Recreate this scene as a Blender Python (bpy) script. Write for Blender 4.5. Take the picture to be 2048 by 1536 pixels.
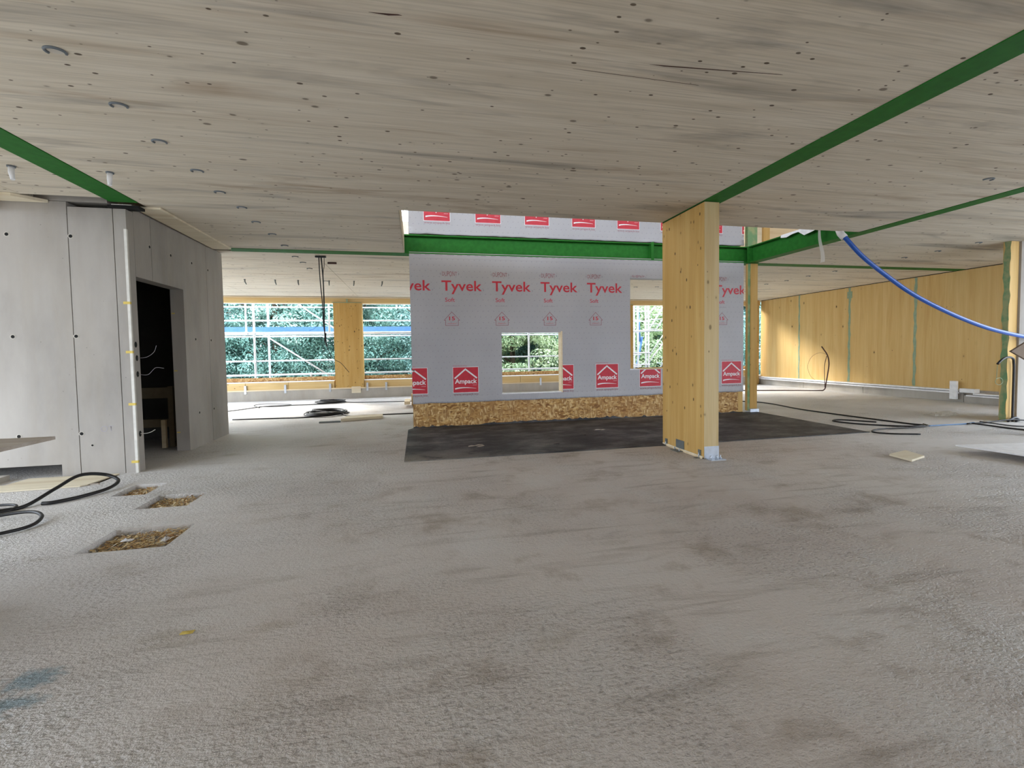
import bpy, bmesh, math, random
import numpy as np
from mathutils import Vector, Matrix
PI = math.pi
sc = bpy.context.scene
for o in list(bpy.data.objects): bpy.data.objects.remove(o)
COL = sc.collection

# ------------------------------------------------------------------ camera
CAMH = 1.35
cam = bpy.data.cameras.new('camera'); co = bpy.data.objects.new('camera', cam); COL.objects.link(co)
YAW, PITCH, ROLL = .2103, -.0427, .0157
cy, sy, cp, sp, cr, sr = math.cos(YAW), math.sin(YAW), math.cos(PITCH), math.sin(PITCH), math.cos(ROLL), math.sin(ROLL)
fw = Vector((sy*cp, cy*cp, sp)); rt0 = Vector((cy, -sy, 0)); dn0 = fw.cross(rt0)
rt = cr*rt0 + sr*dn0; dn = -sr*rt0 + cr*dn0
mw = Matrix(((rt.x, -dn.x, -fw.x, 0), (rt.y, -dn.y, -fw.y, 0), (rt.z, -dn.z, -fw.z, CAMH), (0, 0, 0, 1)))
co.matrix_world = mw
cam.sensor_width = 36; cam.lens = 920.63/2048*36
cam.shift_x = (1024-1029.69)/2048; cam.shift_y = (743.75-768)/2048
cam.clip_start = .05; cam.clip_end = 300
sc.camera = co

# ------------------------------------------------------------------ world, light, exposure
w = bpy.data.worlds.new('world'); sc.world = w; w.use_nodes = True
nt = w.node_tree; nt.nodes.clear()
wo = nt.nodes.new('ShaderNodeOutputWorld'); bg = nt.nodes.new('ShaderNodeBackground')
tc = nt.nodes.new('ShaderNodeTexCoord'); sx = nt.nodes.new('ShaderNodeSeparateXYZ'); rp = nt.nodes.new('ShaderNodeValToRGB')
nt.links.new(tc.outputs['Generated'], sx.inputs[0]); nt.links.new(sx.outputs['Z'], rp.inputs[0])
rp.color_ramp.elements[0].position = 0; rp.color_ramp.elements[0].color = (.80, .88, .98, 1)
rp.color_ramp.elements[1].position = .8; rp.color_ramp.elements[1].color = (.72, .85, 1.0, 1)
nt.links.new(rp.outputs[0], bg.inputs[0]); bg.inputs[1].default_value = 4.2
nt.links.new(bg.outputs[0], wo.inputs[0])
vs = sc.view_settings
vs.view_transform = 'Standard'; vs.look = 'None'; vs.gamma = 1; vs.use_curve_mapping = False
vs.exposure = 0.96
sun = bpy.data.lights.new('sun', 'SUN'); sun.energy = 6; sun.angle = math.radians(18); sun.color = (1, .95, .86)
so = bpy.data.objects.new('sun', sun); COL.objects.link(so); so.location = (-10, 40, 25)
so.rotation_euler = Vector((.55, -1, -.73)).to_track_quat('-Z', 'Y').to_euler()
try:
    sc.cycles.max_bounces = 9; sc.cycles.diffuse_bounces = 6; sc.cycles.glossy_bounces = 3
    sc.cycles.sample_clamp_indirect = 8
except Exception: pass
def portal(name, loc, rot, sxx, syy):
    l = bpy.data.lights.new(name, 'AREA'); l.shape = 'RECTANGLE'; l.size = sxx; l.size_y = syy
    l.cycles.is_portal = True
    o = bpy.data.objects.new(name, l); COL.objects.link(o); o.location = loc; o.rotation_euler = rot
# daylight portals in the real openings of the building (they only guide sampling of the sky)
portal('portal_left', (-4.55, .6, 1.6), (0, -PI/2, 0), 2.9, 11)
portal('portal_right', (9.3, 0.1, 1.6), (0, PI/2, 0), 2.9, 10)
portal('portal_rear', (4.6, -4.9, 1.6), (-PI/2, 0, 0), 1.2, 2.1)
portal('portal_far', (3.5, 15.1, 1.75), (PI/2, 0, 0), 18, 2.5)

# ------------------------------------------------------------------ helpers
def newbm(): return bmesh.new()
def bx(bm, x0, x1, y0, y1, z0, z1, mi=0):
    v = [bm.verts.new(p) for p in ((x0,y0,z0),(x1,y0,z0),(x1,y1,z0),(x0,y1,z0),(x0,y0,z1),(x1,y0,z1),(x1,y1,z1),(x0,y1,z1))]
    for f in ((0,3,2,1),(4,5,6,7),(0,1,5,4),(1,2,6,5),(2,3,7,6),(3,0,4,7)):
        bm.faces.new([v[i] for i in f]).material_index = mi
    return bm
def bevel(bm, d, seg=1):
    bmesh.ops.bevel(bm, geom=list(bm.edges), offset=d, segments=seg, affect='EDGES', clamp_overlap=True)
    return bm
def poly_prism(bm, pts, z0, z1, mi=0):
    n = len(pts)
    a = [bm.verts.new((p[0], p[1], z0)) for p in pts]; b = [bm.verts.new((p[0], p[1], z1)) for p in pts]
    bm.faces.new(b).material_index = mi; bm.faces.new(a[::-1]).material_index = mi
    for i in range(n): bm.faces.new((a[i], a[(i+1) % n], b[(i+1) % n], b[i])).material_index = mi
    return bm
def spline(pts, n=8):
    P = [Vector(p) for p in pts]
    if len(P) < 3: return P
    P = [P[0]*2-P[1]] + P + [P[-1]*2-P[-2]]
    out = []
    for i in range(1, len(P)-2):
        a, b, c, d = P[i-1:i+3]
        for k in range(n):
            t = k/n
            out.append(.5*((2*b)+(-a+c)*t+(2*a-5*b+4*c-d)*t*t+(-a+3*b-3*c+d)*t**3))
    out.append(P[-2]); return out
def tube(bm, pts, r, seg=8, r2=None):
    """pts: list of Vectors; r radius (or list)"""
    pts = [Vector(p) for p in pts]; rings = []
    up = None
    for i, p in enumerate(pts):
        t = (pts[min(i+1, len(pts)-1)] - pts[max(i-1, 0)])
        if t.length < 1e-9: t = Vector((0,0,1))
        t.normalize()
        if up is None:
            up = Vector((0,0,1)) if abs(t.z) < .9 else Vector((1,0,0))
        a = t.cross(up)
        if a.length < 1e-6: a = t.orthogonal()
        a.normalize(); b = a.cross(t).normalized(); up = b
        rr = r[i] if isinstance(r, (list, tuple)) else r
        rings.append([bm.verts.new(p + (a*math.cos(2*PI*k/seg) + b*math.sin(2*PI*k/seg))*rr) for k in range(seg)])
    for i in range(len(rings)-1):
        for k in range(seg):
            f = bm.faces.new((rings[i][k], rings[i][(k+1) % seg], rings[i+1][(k+1) % seg], rings[i+1][k])); f.smooth = True
    bm.faces.new(rings[0][::-1]); bm.faces.new(rings[-1])
    return bm
def link(name, bm, m, parent=None):
    bmesh.ops.recalc_face_normals(bm, faces=bm.faces)
    me = bpy.data.meshes.new(name); bm.to_mesh(me); bm.free()
    for x in (m if isinstance(m, (list, tuple)) else [m]): me.materials.append(x)
    o = bpy.data.objects.new(name, me); COL.objects.link(o)
    if parent: o.parent = parent
    return o
def place(name, bm, m, loc, parent=None):
    o = link(name, bm, m, parent); o.location = loc; return o
def tag(o, label=None, cat=None, group=None, kind=None):
    if label: o['label'] = label
    if cat: o['category'] = cat
    if group: o['group'] = group
    if kind: o['kind'] = kind
    return o
def empty(name, loc=(0,0,0), rz=0, **k):
    o = bpy.data.objects.new(name, None); COL.objects.link(o); o.location = loc; o.rotation_euler = (0,0,rz)
    return tag(o, **k)
def dup_tree(o, parent=None):
    kids = [c for c in bpy.data.objects if c.parent == o]
    c = o.copy(); COL.objects.link(c); c.parent = parent
    for k in kids: dup_tree(k, c)
    return c
def box(name, x0, x1, y0, y1, z0, z1, m, parent=None, bev=0):
    bm = bx(newbm(), x0, x1, y0, y1, z0, z1)
    if bev: bevel(bm, bev)
    return link(name, bm, m, parent)

# ------------------------------------------------------------------ materials
class G:
    def __init__(s, name, rough=.8, spec=.3, metal=0):
        s.m = bpy.data.materials.new(name); s.m.use_nodes = True; s.t = s.m.node_tree
        s.b = s.t.nodes['Principled BSDF']; s.b.inputs['Roughness'].default_value = rough
        s.b.inputs['Specular IOR Level'].default_value = spec; s.b.inputs['Metallic'].default_value = metal
        s._pos = None
    def n(s, k, **kw):
        x = s.t.nodes.new(k)
        for a, b in kw.items(): setattr(x, a, b)
        return x
    def l(s, a, b): s.t.links.new(a, b)
    def set(s, sock, v):
        if hasattr(v, 'default_value') or hasattr(v, 'is_output'): s.l(v, sock)
        else: sock.default_value = v
    def pos(s, scale=(1,1,1), off=(0,0,0)):
        if s._pos is None: s._pos = s.n('ShaderNodeNewGeometry').outputs['Position']
        m = s.n('ShaderNodeMapping'); s.l(s._pos, m.inputs[0]); m.inputs['Scale'].default_value = scale; m.inputs['Location'].default_value = off
        return m.outputs[0]
    def noise(s, scale=(1,1,1), off=(0,0,0), detail=3, rough=.5, sc=1, dist=0):
        x = s.n('ShaderNodeTexNoise'); s.l(s.pos(scale, off), x.inputs['Vector']); x.inputs['Scale'].default_value = sc
        x.inputs['Detail'].default_value = detail; x.inputs['Roughness'].default_value = rough; x.inputs['Distortion'].default_value = dist
        return x.outputs['Fac']
    def vor(s, scale=(1,1,1), feature='F1', rnd=1, off=(0,0,0)):
        x = s.n('ShaderNodeTexVoronoi', feature=feature); s.l(s.pos(scale, off), x.inputs['Vector']); x.inputs['Scale'].default_value = 1
        x.inputs['Randomness'].default_value = rnd
        return x.outputs
    def ramp(s, v, stops, interp='LINEAR'):
        r = s.n('ShaderNodeValToRGB'); s.l(v, r.inputs[0]); cr_ = r.color_ramp; cr_.interpolation = interp
        while len(cr_.elements) < len(stops): cr_.elements.new(.5)
        for e, (p, c) in zip(cr_.elements, stops):
            e.position = p; e.color = tuple(c)+(1,) if isinstance(c, (tuple, list)) else (c, c, c, 1)
        return r.outputs[0]
    def mr(s, v, a, b, c=0, d=1):
        r = s.n('ShaderNodeMapRange'); s.l(v, r.inputs[0]); r.inputs[1].default_value = a; r.inputs[2].default_value = b
        r.inputs[3].default_value = c; r.inputs[4].default_value = d; return r.outputs[0]
    def math(s, op, a, b=0, c=0):
        x = s.n('ShaderNodeMath', operation=op)
        s.set(x.inputs[0], a); s.set(x.inputs[1], b)
        if op in ('COMPARE', 'MULTIPLY_ADD'): s.set(x.inputs[2], c)
        return x.outputs[0]
    def mix(s, f, a, b, mode='MIX'):
        x = s.n('ShaderNodeMix', data_type='RGBA', blend_type=mode)
        s.set(x.inputs[0], f)
        for i, v in ((6, a), (7, b)):
            if isinstance(v, (tuple, list)): x.inputs[i].default_value = tuple(v)+(1,)
            else: s.l(v, x.inputs[i])
        return x.outputs[2]
    def col(s, v):
        if isinstance(v, (tuple, list)): s.b.inputs['Base Color'].default_value = tuple(v)+(1,)
        else: s.l(v, s.b.inputs['Base Color'])
        return s
    def bump(s, v, strength=.5, dist=.01):
        x = s.n('ShaderNodeBump'); s.l(v, x.inputs['Height']); x.inputs['Strength'].default_value = strength; x.inputs['Distance'].default_value = dist
        s.l(x.outputs[0], s.b.inputs['Normal']); return s
    def sep(s, v=None):
        x = s.n('ShaderNodeSeparateXYZ'); s.l(v or s.pos(), x.inputs[0]); return x.outputs

def plain(name, c, rough=.7, spec=.3, metal=0, vary=.08):
    g = G(name, rough, spec, metal)
    nz = g.noise(sc=14, detail=3)
    g.col(g.mix(g.mr(nz, .3, .7), tuple(x*(1-vary) for x in c), tuple(min(1, x*(1+vary)) for x in c)))
    return g.m

def wood(name, base, dark, light, ax='x', board=.0, knots=.5, kscale=3.2, stain=0, rough=.75, grain=.5, kr=1.0):
    """ax = grain direction; board = lamella width across the grain"""
    g = G(name, rough, .25)
    def S(along, across):
        return {'x': (along, across, across), 'y': (across, along, across), 'z': (across, across, along)}[ax]
    n1 = g.noise(S(.5, 9), detail=4, rough=.6, dist=.4)
    n2 = g.noise(S(1.6, 60), detail=2, off=(3, 1, 7))
    n3 = g.noise(S(.25, .8), detail=3, off=(9, 4, 2))
    c = g.ramp(n1, [(.28, dark), (.48, base), (.72, light)])
    c = g.mix(g.math('MULTIPLY', g.mr(n2, .42, .75), .35*grain), c, tuple(x*.62 for x in dark))
    c = g.mix(g.mr(n3, .35, .7, 0, .35), c, light)
    if board:
        p = g.sep(); s_ = p['Y'] if ax == 'x' else p['X']
        if ax == 'z': s_ = g.math('ADD', p['X'], p['Y'])
        if ax == 'y': s_ = p['X']
        idx = g.math('FLOOR', g.math('DIVIDE', s_, board))
        wn = g.n('ShaderNodeTexWhiteNoise', noise_dimensions='1D'); g.l(idx, wn.inputs['W'])
        c = g.mix(g.mr(wn.outputs[0], 0, 1, 0, .28), c, dark)
    if stain:
        st = g.noise(S(.32, 2.6), detail=5, rough=.6, off=(2, 7.3, 1), dist=.6)
        c = g.mix(g.mr(st, .56, .72, 0, stain), c, (.20, .185, .165))
        st2 = g.noise(S(.4, 3.3), detail=4, rough=.6, off=(12, 3.3, 5), dist=.5)
        c = g.mix(g.mr(st2, .58, .74, 0, stain*.9), c, (.30, .19, .10))
    if knots:
        dens = g.noise(sc=.7, detail=2, off=(5, 5, 5))
        for li, (ks, frac, r0, r1) in enumerate(((kscale, knots, .015, .10), (kscale*2.1, knots*.55, .03, .13))):
            v = g.vor(S(ks*.75, ks*1.35), off=(.3+li*3, .7, .1+li)); sc_ = g.sep(v['Color'])
            rad = g.mr(sc_['X'], 0, 1, r0*kr, r1*kr)
            gate = g.math('GREATER_THAN', g.math('ADD', sc_['Y'], g.mr(dens, .3, .7, -.25, .25)), 1-frac)
            msk = g.math('MULTIPLY', g.mr(g.math('SUBTRACT', v['Distance'], rad), -.02, .02, 1, 0), gate)
            if li == 0: c = g.mix(g.math('MULTIPLY', g.mr(v['Distance'], .05, .2, .25, 0), gate), c, tuple(x*.7 for x in dark))
            c = g.mix(g.math('MULTIPLY', msk, g.mr(sc_['Z'], 0, 1, .45, 1)), c, (.06, .035, .018))
    g.col(c); g.bump(n2, .15, .002)
    return g.m

M_ceil = wood('ceiling spruce', (.66, .59, .48), (.56, .49, .38), (.73, .67, .57), 'x', .0, 1.1, 4.8, stain=.75, grain=1.6, kr=1.2)
M_clt = wood('yellow spruce wall', (.60, .40, .155), (.52, .32, .11), (.67, .48, .22), 'z', .16, .3, 3.0)
M_post = wood('post spruce', (.50, .305, .095), (.41, .235, .06), (.58, .39, .15), 'z', .12, 1.0, 5.0, kr=1.35)
M_lam = wood('sill spruce', (.62, .44, .20), (.54, .35, .15), (.70, .53, .28), 'x', .0, .3, 4)
M_ply = wood('pale plywood', (.70, .62, .47), (.60, .50, .35), (.78, .71, .56), 'x', .0, .2, 4)
M_plyd = wood('grey weathered plywood', (.36, .31, .26), (.27, .22, .17), (.44, .39, .34), 'x', .0, 0, 4)
M_batten = wood('batten spruce', (.70, .57, .38), (.60, .45, .26), (.78, .66, .48), 'x', .0, 0, 4)
M_green = plain('green steel', (.020, .145, .020), .6, .15, 0, .12)
M_tape = plain('green sealing tape', (.25, .33, .22), .6)
M_gtape = G('green joint foam', .8); M_gtape.col(M_gtape.mix(M_gtape.mr(M_gtape.noise(sc=6, detail=4), .45, .6), (.16, .28, .14), (.30, .33, .17))); M_gtape = M_gtape.m
M_zinc = plain('galvanised steel', (.55, .60, .68), .35, .5, .7)
M_dzinc = plain('dull steel bracket', (.16, .18, .18), .5, .5, .5)
M_alu = plain('scaffold tube', (.72, .74, .78), .35, .5, .35)
M_blk = plain('black rubber cable', (.012, .011, .012), .45, .4)
M_brn = plain('dark red cable', (.055, .02, .015), .5, .4)
M_blue = plain('blue hose', (.015, .09, .42), .28, .5)
M_bluep = plain('blue board', (.10, .24, .55), .5)
M_white = plain('white sheet', (.80, .80, .82), .6)
M_dark = plain('dark recess', (.01, .01, .01), .9)
M_yel = plain('yellow mark', (.62, .47, .12), .8)
M_red = plain('print red', (.50, .035, .055), .5)
M_redg = plain('print dark', (.28, .10, .12), .6)
M_pw = plain('print white', (.74, .74, .76), .6)
M_grp = plain('print grey', (.30, .28, .31), .6)
M_pla = plain('plaster bead', (.62, .60, .56), .8)

def concrete(name, c, form=True):
    g = G(name, .85, .25)
    a = g.noise((1, 1, .35), sc=1.1, detail=6, rough=.62); b = g.noise((8, 8, .6), detail=3, off=(4, 2, 1)); k = g.noise(sc=28, detail=3, rough=.7)
    col = g.ramp(a, [(.3, tuple(x*.76 for x in c)), (.5, c), (.7, tuple(min(1, x*1.16) for x in c))])
    col = g.mix(g.mr(b, .45, .8, 0, .3), col, (c[0]*.86, c[1]*.80, c[2]*.68))
    v = g.vor((16, 16, 16)); s3 = g.sep(v['Color'])
    pit = g.math('MULTIPLY', g.mr(v['Distance'], .05, .12, 1, 0), g.math('GREATER_THAN', s3['X'], .86))
    col = g.mix(g.math('MULTIPLY', pit, .55), col, tuple(x*.45 for x in c))
    g.col(col); g.bump(g.math('SUBTRACT', g.math('MULTIPLY', k, .5), pit), .35, .004)
    return g.m
M_conc = concrete('cast concrete', (.35, .325, .30))
M_conc2 = concrete('curb concrete', (.42, .39, .35))
M_shaft = plain('shade-darkened shaft wall', (.05, .047, .043), .9)  # shade behind the doorway painted in as a near-black wall colour

def floor_mat():
    g = G('rough screed', .82, .25)
    big = g.noise(sc=.45, detail=5, rough=.6); mid = g.noise((1, 1, 1), sc=2.1, detail=6, rough=.65, off=(3, 8, 0))
    fine = g.noise((34, 52, 40), detail=3, rough=.6); grit = g.noise(sc=120, detail=2)
    strk = g.noise((1.2, 9, 1), detail=4, rough=.6, off=(6, 2, 0), dist=.5)
    c = g.ramp(big, [(.3, (.49, .425, .385)), (.5, (.56, .51, .475)), (.7, (.60, .575, .555))])
    c = g.mix(g.mr(mid, .52, .68, 0, .55), c, (.58, .56, .54))
    c = g.mix(g.mr(mid, .32, .45, .7, 0), c, (.29, .235, .18))
    c = g.mix(g.mr(strk, .54, .70, 0, .5), c, (.23, .19, .15))
    # daylight from the open sides painted into the screed colour, middle kept darker
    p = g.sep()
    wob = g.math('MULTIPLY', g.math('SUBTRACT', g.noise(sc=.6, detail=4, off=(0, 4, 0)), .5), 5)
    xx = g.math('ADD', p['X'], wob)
    sidelit = g.math('MAXIMUM', g.mr(xx, .3, -2.6, 0, 1), g.mr(xx, 4.2, 7.5, 0, 1))
    c = g.mix(g.math('MULTIPLY', sidelit, .8), c, (.70, .685, .68))
    crev_shade = g.mr(fine, .30, .48, 1, 0)
    rg = g.mr(g.noise(sc=.9, detail=4, off=(7, 1, 0)), .42, .62)
    c = g.mix(g.math('MULTIPLY', g.math('MULTIPLY', crev_shade, rg), .6), c, (.15, .125, .10))  # shade of the crevices painted into the colour of the low grain
    c = g.mix(g.math('MULTIPLY', g.mr(grit, .35, .7), .22), c, (.52, .50, .47))
    ox = g.noise((1, 2.2, 1), sc=1.5, detail=6, rough=.65, off=(1, 5, 0)); om = g.mr(ox, .58, .70, 0, .6)
    c = g.mix(g.math('MULTIPLY', om, .6), c, (.26, .215, .14))
    # faint blue chalk patches near the left of the slab
    for (px, py, rx, ry) in ((-1.62, 2.28, .11, .09), (-1.60, 2.13, .14, .05), (-1.72, 2.05, .16, .05)):
        m = g.n('ShaderNodeMapping'); g.l(g._pos, m.inputs[0]); m.inputs['Location'].default_value = (-px/rx, -py/ry, 0); m.inputs['Scale'].default_value = (1/rx, 1/ry, 0)
        ln = g.n('ShaderNodeVectorMath', operation='LENGTH'); g.l(m.outputs[0], ln.inputs[0])
        d = g.math('ADD', ln.outputs['Value'], g.math('MULTIPLY', g.noise(sc=26, detail=3), 1.6))
        c = g.mix(g.mr(d, 1.25, 1.9, .7, 0), c, (.17, .28, .34))
    g.col(c)
    h = g.math('ADD', g.math('MULTIPLY', fine, g.mr(rg, 0, 1, .35, 1)), g.math('MULTIPLY', grit, .12))
    h = g.math('ADD', h, g.math('MULTIPLY', mid, .6))
    g.bump(h, .9, .032)
    rr = g.mr(big, .3, .7, .66, .46); g.l(rr, g.b.inputs['Roughness'])
    return g.m
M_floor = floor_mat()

def membrane_mat():
    g = G('grey house wrap', .55, .3)
    p = g.sep()
    def grid(v, s, off=0):
        f = g.math('FRACT', g.math('ADD', g.math('DIVIDE', v, s), off)); return g.math('ABSOLUTE', g.math('SUBTRACT', f, .5))
    row = g.math('FLOOR', g.math('DIVIDE', p['Z'], .103)); odd = g.math('MULTIPLY', g.math('MODULO', row, 2), .5)
    fx = g.math('ABSOLUTE', g.math('SUBTRACT', g.math('FRACT', g.math('ADD', g.math('DIVIDE', p['X'], .098), odd)), .5))
    fz = grid(p['Z'], .103)
    d = g.math('SQRT', g.math('ADD', g.math('MULTIPLY', fx, fx), g.math('MULTIPLY', fz, fz)))
    dot = g.mr(d, .07, .11, .6, 0)
    nz = g.noise(sc=.9, detail=3)
    c = g.mix(g.mr(nz, .3, .7), (.365, .36, .385), (.425, .42, .445))
    c = g.mix(dot, c, (.27, .26, .29))
    g.col(c)
    wr = g.noise((2.2, 1, 1.2), detail=5, rough=.65, dist=1.5, off=(1, 0, 3))
    low = g.mr(p['Z'], .44, .85, 1, .12)
    g.bump(g.math('MULTIPLY', wr, low), .55, .05)
    return g.m
M_wrap = membrane_mat()

def osb():
    g = G('oriented strand board', .7, .3)
    cols = []
    v1 = g.vor((17, 17, 42)); s1 = g.sep(v1['Color']); v2 = g.vor((38, 20, 15), off=(3, 1, 2)); s2 = g.sep(v2['Color'])
    c = g.ramp(s1['X'], [(0, (.18, .08, .025)), (.35, (.36, .19, .06)), (.7, (.52, .31, .11)), (1, (.72, .52, .25))])
    c2 = g.ramp(s2['Y'], [(0, (.30, .16, .06)), (.6, (.48, .29, .11)), (1, (.70, .52, .27))])
    c = g.mix(g.mr(g.noise(sc=9, detail=2), .45, .55), c, c2)
    c = g.mix(g.mr(g.noise(sc=.8, detail=2, off=(5, 0, 0)), .4, .6, 0, .25), c, (.34, .16, .06))
    g.col(c); g.bump(s1['X'], .25, .004); return g.m
M_osb = osb()

def bitumen():
    g = G('bitumen sheet', .62, .25)
    a = g.noise((1, 1.6, 1), sc=1.4, detail=7, rough=.7); b = g.noise((3, 14, 3), detail=4, off=(2, 3, 1))
    c = g.ramp(a, [(.32, (.018, .018, .021)), (.47, (.05, .049, .053)), (.58, (.11, .107, .11)), (.72, (.20, .19, .18))])
    c = g.mix(g.mr(b, .55, .8, 0, .5), c, (.02, .02, .022))
    p = g.sep()
    e = g.math('MULTIPLY', g.mr(p['Y'], 5.86, 6.5, 1, 0), g.mr(p['X'], -.2, 1.3, 1, 0))
    c = g.mix(g.math('MULTIPLY', e, g.mr(a, .42, .5)), c, (.21, .19, .165))
    g.col(c); g.bump(g.math('ADD', a, g.noise(sc=60, detail=2)), .5, .01)
    return g.m
M_bit = bitumen()

def leafmat(name, a, b, c3):
    g = G(name, .55, .35)
    oi = g.n('ShaderNodeNewGeometry').outputs['Random Per Island']
    nz = g.noise(sc=.55, detail=4, off=(3, 2, 1))
    v = g.math('ADD', g.math('MULTIPLY', oi, .45), g.math('MULTIPLY', g.mr(nz, .3, .7), .55))
    g.col(g.ramp(v, [(.1, a), (.5, b), (.95, c3)]))
    g.b.inputs['Transmission Weight'].default_value = 0
    return g.m
M_leaf1 = leafmat('spruce needles', (.03, .09, .07), (.19, .38, .32), (.55, .74, .65))
M_leaf2 = leafmat('light leaves', (.10, .19, .08), (.42, .54, .30), (.74, .82, .56))
M_leaf3 = leafmat('blue green leaves', (.035, .10, .09), (.22, .42, .38), (.58, .77, .71))
M_bark = plain('bark', (.10, .075, .05), .9)
M_grass = plain('site gravel and soil', (.22, .21, .195), .9, vary=.2)
M_chip = None

# ------------------------------------------------------------------ setting: slab with its three cut-outs
CEIL = 3.135
X0, X1, YB, YF = -8.0, 13.0, -5.0, 15.35
XL, XR = -4.65, 11.35       # facades of the nearer part of the storey
holes = [(-2.35, -1.79, 3.70, 4.16), (-2.50, -2.08, 4.68, 5.10), (-2.96, -2.66, 5.18, 5.60), (-3.50, -3.40, 5.72, 6.12)]
def slab(name, z0, z1, cuts, m, x0=X0, x1=X1, y0=YB, y1=YF):
    xs = sorted({x0, x1} | {c[0] for c in cuts} | {c[1] for c in cuts}); ys = sorted({y0, y1} | {c[2] for c in cuts} | {c[3] for c in cuts})
    bm = newbm(); V = {}
    def v(x, y, z):
        k = (round(x, 4), round(y, 4), z)
        if k not in V: V[k] = bm.verts.new((x, y, z))
        return V[k]
    def void(i, j):
        if i < 0 or j < 0 or i >= len(xs)-1 or j >= len(ys)-1: return True
        cx, cy_ = (xs[i]+xs[i+1])/2, (ys[j]+ys[j+1])/2
        return any(c[0] < cx < c[1] and c[2] < cy_ < c[3] for c in cuts)
    for i in range(len(xs)-1):
        for j in range(len(ys)-1):
            if void(i, j): continue
            a, b, c, d = xs[i], xs[i+1], ys[j], ys[j+1]
            bm.faces.new((v(a,c,z1), v(b,c,z1), v(b,d,z1), v(a,d,z1))); bm.faces.new((v(a,c,z0), v(a,d,z0), v(b,d,z0), v(b,c,z0)))
            if void(i-1, j): bm.faces.new((v(a,c,z0), v(a,c,z1), v(a,d,z1), v(a,d,z0)))
            if void(i+1, j): bm.faces.new((v(b,c,z0), v(b,d,z0), v(b,d,z1), v(b,c,z1)))
            if void(i, j-1): bm.faces.new((v(a,c,z0), v(b,c,z0), v(b,c,z1), v(a,c,z1)))
            if void(i, j+1): bm.faces.new((v(a,d,z0), v(a,d,z1), v(b,d,z1), v(b,d,z0)))
    return link(name, bm, m)
XN = 9.4
NEAR = [(X0, XL, YB, 6.2), (XR, X1, YB, 6.02), (XN, XR, YB, 5.2)]
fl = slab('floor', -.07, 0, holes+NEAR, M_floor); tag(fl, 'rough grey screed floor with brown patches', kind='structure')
so_ = slab('slab_underside', -.35, -.071, NEAR, M_conc2); so_.parent = fl
fl2 = fl
rnd = random.Random(4)
def woodchips():
    g = G('wood chips', .8)
    oi = g.n('ShaderNodeNewGeometry').outputs['Random Per Island']
    g.col(g.ramp(oi, [(0, (.25, .13, .06)), (.3, (.50, .33, .15)), (.7, (.68, .52, .28)), (.93, (.72, .62, .42)), (1, (.75, .73, .70))])); return g.m
M_chip = woodchips()
M_pitb = plain('pit bottom', (.30, .20, .10), .9, vary=.3)
for k, (a, b, c, d) in enumerate(holes):
    if k == 3: 
        continue
    bm = newbm()
    n = int((b-a)*(d-c)*3600)
    for _ in range(n):
        u, v_ = rnd.random(), rnd.random()
        if v_ < .25 and rnd.random() < .5: continue
        x, y = a+.02+u*(b-a-.04), c+.02+v_*(d-c-.04)
        z = -.062 + rnd.random()*(.02+.028*u*v_)
        L, W = rnd.uniform(.01, .045), rnd.uniform(.003, .012)
        th = rnd.gauss(.5, .9); tl = rnd.uniform(-.5, .5)
        dx = Vector((math.cos(th)*L/2, math.sin(th)*L/2, tl*L/2)); dy = Vector((-math.sin(th)*W/2, math.cos(th)*W/2, rnd.uniform(-.3, .3)*W)); q = Vector((x, y, max(z, -.062)+.004)); h = Vector((0, 0, .0012))
        vv = [bm.verts.new(q+s1*dx+s2*dy+s3*h) for s3 in (-1, 1) for s1, s2 in ((-1,-1),(1,-1),(1,1),(-1,1))]
        for f in ((0,3,2,1),(4,5,6,7),(0,1,5,4),(1,2,6,5),(2,3,7,6),(3,0,4,7)): bm.faces.new([vv[i] for i in f])
    o = link('wood_chips', bm, M_chip)
    tag(o, ['wood chips and shavings filling the nearest, largest square floor recess', 'wood chips in the middle floor recess with dark front edge', 'wood chips in the farthest small floor recess by the concrete wall'][k], 'wood chips', 'wood chips in the floor recesses', 'stuff')

# ceiling panels: cross-laminated slabs laid between the green steel beams, patio void left open
ceil = empty('ceiling', kind='structure', label='pale spruce ceiling of large timber panels between green beams')
TH = .30
def cpanel(a, b, c, d):
    g = .003
    box('ceiling_panel', a+g, b-g, c+g, d-g, CEIL, CEIL+TH, M_ceil, ceil)
VX0, VX1, VY0, VY1 = -.17, 6.79, 5.97, 8.44
xb = [(X0, -3.36), (-3.08, 3.42), (3.68, 6.79), (7.0, X1)]
for (a, b) in xb:
    if a == X0:
        cpanel(XL, -4.12, YB, 6.2); cpanel(-4.12, b, YB, 6.02); cpanel(a, -3.42, 6.41, 8.44)
        box('concrete_upstand', -4.13, -3.42, 6.205, 6.40, CEIL-.005, CEIL+TH, M_conc, ceil)
    elif a == -3.08:
        cpanel(a, b, YB, VY0); cpanel(a, VX0, VY0, VY1)
    elif a == 3.68: cpanel(a, b, YB, VY0)
    else: cpanel(a, XN, YB, 5.2); cpanel(a, XR, 5.201, 6.28); cpanel(a, b, 6.281, VY1)
for (a, b) in ((X0, -4.6), (-4.6, -1.70), (-1.70, 1.6), (1.6, 4.9), (4.9, 8.2), (8.2, X1)): cpanel(a, b, 8.69, YF)
cpanel(-3.36, -3.08, 6.0, 8.44) if False else None

for (xa, ya, xb_, yb_, w_) in ((1.01, 2.84, 1.9, 2.86, .004), (-.20, 2.58, -.05, 2.57, .004), (1.47, 2.71, 2.37, 2.65, .0025)):
    b = newbm(); poly_prism(b, [(xa, ya-w_*.3), (xb_, yb_-w_), (xb_+.02, yb_), (xa+.1, ya+w_)], CEIL-.001, CEIL+.001); link('wood_crack', b, M_brn, ceil)
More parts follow.
